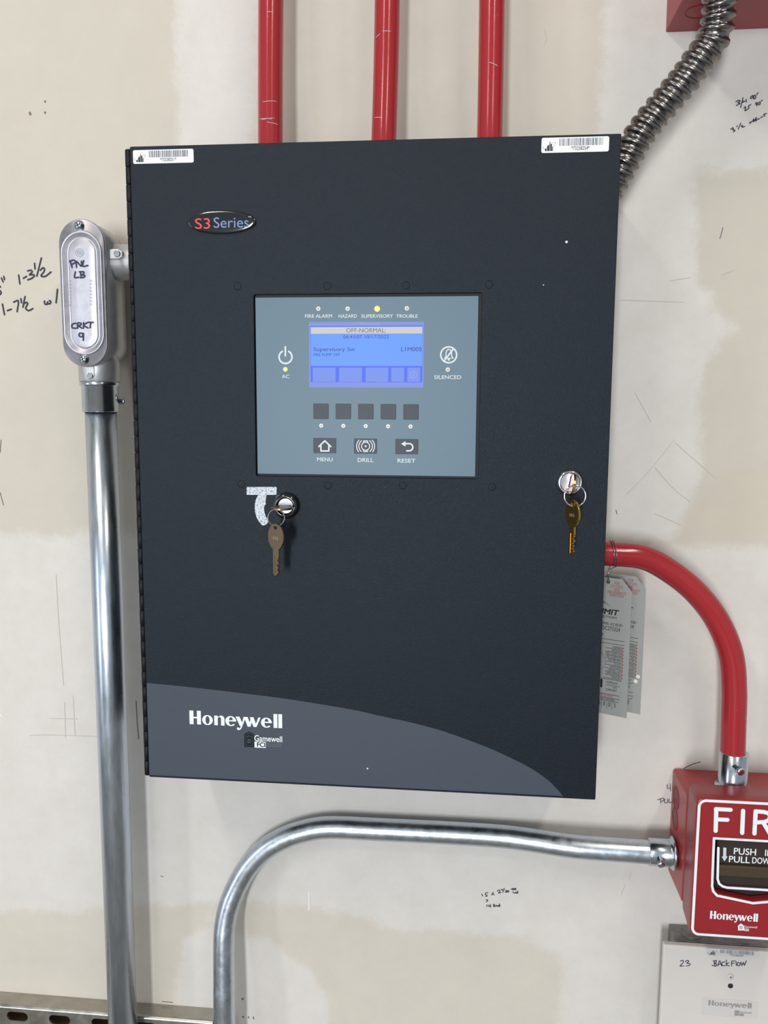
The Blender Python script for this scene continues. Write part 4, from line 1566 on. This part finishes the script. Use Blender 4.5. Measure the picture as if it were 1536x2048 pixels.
def tag_frame(px, py, d):
    """local x across the tag (right end nearer the room), y up, origin at its wire hole"""
    h = P(px, py, d)
    a = math.radians(YAW)
    ux = Vector((math.cos(a), -math.sin(a), 0))
    n_ = Vector((-math.sin(a), -math.cos(a), 0))
    m = Matrix(((ux.x, 0, n_.x, h.x), (ux.y, 0, n_.y, h.y), (0, 1, 0, h.z), (0, 0, 0, 1)))
    return m


def inspection_tag(px, py, d, label):
    mx = tag_frame(px, py, d)
    root = empty('inspection_tag', mx.translation, label, 'tag', 'inspection tags on the red conduit')
    mb = MB()
    t_ = .004
    outl = [(-TW + .0095, t_), (TW - .0095, t_), (TW, t_ - .011), (TW, t_ - TH), (-TW, t_ - TH), (-TW, t_ - .011)]
    vs, fs = fill2d([outl, ell(0, 0, .002, .002, 14)], .0006)
    mb.add([mx @ v for v in vs], fs)
    pl = mb.build('tag_plate', 'tag_alu', root)
    fr = mx @ Matrix.Translation((0, 0, .0005))

    def tx(s, x0, x1, y0, y1, m, bold=0.0, shear=0.0, rot=False):
        mb_ = MB()
        if rot:
            f2 = fr @ Matrix.Translation(((x0 + x1) / 2, (y0 + y1) / 2, 0)) @ Matrix.Rotation(-math.pi / 2, 4, 'Z')
            hw_, hh2 = abs(y1 - y0) / 2, abs(x1 - x0) / 2
            text_box(mb_, s, -hw_, hw_, -hh2, hh2, f2, bold)
        else:
            text_box(mb_, s, x0, x1, y0, y1, fr, bold, shear)
        mb_.build('tag_print', m, root)
    k = .0000001
    # local y from the crop: plate top row ~ 392 (y=.004), bottom 1520 (y=.004-TH); x right edge 420->TW
    Y = lambda r: t_ - (r - 392) / 1128 * TH
    X_ = lambda c_: TW - (412 - c_) / 372 * (2 * TW) * .98
    for s, a, b_, r0, r1 in (('FOR', 275, 315, 418, 440), ('CITY STATE', 243, 343, 446, 468), ('AND', 275, 315, 470, 492), ('FIRE INSURANCE', 222, 366, 494, 516), ('INSPECTION', 240, 348, 518, 540)):
        tx(s, X_(a), X_(b_), Y(r1), Y(r0), 'print_red')
    tx('SUMMIT', X_(60), X_(318), Y(690), Y(646), 'print_black', .03, .2)
    mb_ = MB()
    for pts_ in ([(178, 620), (195, 585), (235, 615), (262, 632), (225, 612), (200, 598)],):
        vs, fs = fill2d([[(X_(a), Y(b_)) for a, b_ in pts_]])
        mb_.add([fr @ v for v in vs], fs)
    mb_.build('tag_print', 'print_green', root)
    tx('PROTECTION', X_(80), X_(300), Y(718), Y(703), 'print_black', .01)
    tx('TEMPE, AZ 85281', X_(170), X_(350), Y(780), Y(756), 'print_black')
    tx('ROC275324', X_(165), X_(332), Y(820), Y(788), 'print_black')
    tx('?', X_(186), X_(200), Y(875), Y(850), 'print_black')
    mb_ = MB()
    lines = [(165, 372, 893), (165, 372, 925)]
    rows = ['INERGEN', 'ARGONITE', 'DRY CHEM SYS', 'WET CHEM SYS', 'WATER MIST', 'CO DET', 'AFFF FOAM', 'NOVEC 1230', 'SEMI ANNUAL', 'ANNUAL']
    wds = [70, 78, 126, 124, 104, 58, 88, 98, 112, 74]
    for i, (s, w_) in enumerate(zip(rows, wds)):
        r = 950 + i * 27.5
        tx(s, X_(352 - w_), X_(352), Y(r + 9), Y(r - 7), 'print_black')
        lines.append((222, 362, r + 14))
    lines += [(60, 362, 1222), (238, 350, 1270), (60, 350, 1348), (60, 350, 1378), (60, 345, 1402)]
    for a, b_, r in lines:
        q_ = [(X_(a), Y(r)), (X_(b_), Y(r)), (X_(b_), Y(r) - .00035), (X_(a), Y(r) - .00035)]
        mb_.add([fr @ Vector((x, y, 0)) for x, y in q_], [(0, 1, 2, 3)])
    for a in (75, 120, 168, 208, 250, 292):
        q_ = [(X_(a), Y(1402)), (X_(a) + .0003, Y(1402)), (X_(a) + .0003, Y(1470)), (X_(a), Y(1470))]
        mb_.add([fr @ Vector((x, y, 0)) for x, y in q_], [(0, 1, 2, 3)])
    mb_.build('tag_rules', 'print_black', root)
    mb_ = MB()
    for i in range(10):
        e_ = ell(X_(362), Y(950 + i * 27.5), .0008, .0008, 8)
        mb_.add([fr @ Vector((x, y, 0)) for x, y in e_], [tuple(range(8))])
    mb_.build('tag_dots', 'print_red', root)
    mb_ = MB()
    ribbon(mb_, ell(X_(163), Y(1085), .0074, .0095, 28), .0005, fr, True)
    ribbon(mb_, ell(X_(175), Y(1085), .0014, .0014, 12), .0007, fr, True)
    mb_.build('tag_seal', 'print_smudge', root)
    tx('21', X_(125), X_(205), Y(1300), Y(1232), 'print_black', .03)
    tx('COMPLIANT', X_(240), X_(332), Y(1258), Y(1240), 'print_black')
    tx('NOT', X_(294), X_(326), Y(1296), Y(1280), 'print_black')
    tx('COMPLIANT', X_(236), X_(326), Y(1320), Y(1302), 'print_black')
    tx('SYSTEMS & MISC', X_(130), X_(300), Y(1372), Y(1354), 'print_red')
    tx('RECHARGED', X_(200), X_(310), Y(1398), Y(1383), 'print_black')
    for s, a in (('MAY', 143), ('APR', 188), ('MAR', 229), ('FEB', 271), ('JAN', 314)):
        tx(s, X_(a - 9), X_(a + 9), Y(1452), Y(1412), 'print_black', rot=True)
    return root


inspection_tag(1216.5, 1163.5, .058, 'silver inspection tag hanging in front, nearest the panel edge')
tag2 = inspection_tag(1244, 1158, .050, 'silver inspection tag hanging behind the other, with punched marks')
mx2 = tag_frame(1244, 1158, .050) @ Matrix.Translation((0, 0, .0006))
for x_, fr_ in ((TW - .0034, .723), (TW - .0054, .761)):
    mb = MB()
    mb.add([mx2 @ Vector((x, y, 0)) for x, y in ell(x_, .004 - fr_ * TH, .0019, .0019, 14)], [tuple(range(14))])
    mb.build('punched_mark', 'mud_white', tag2)
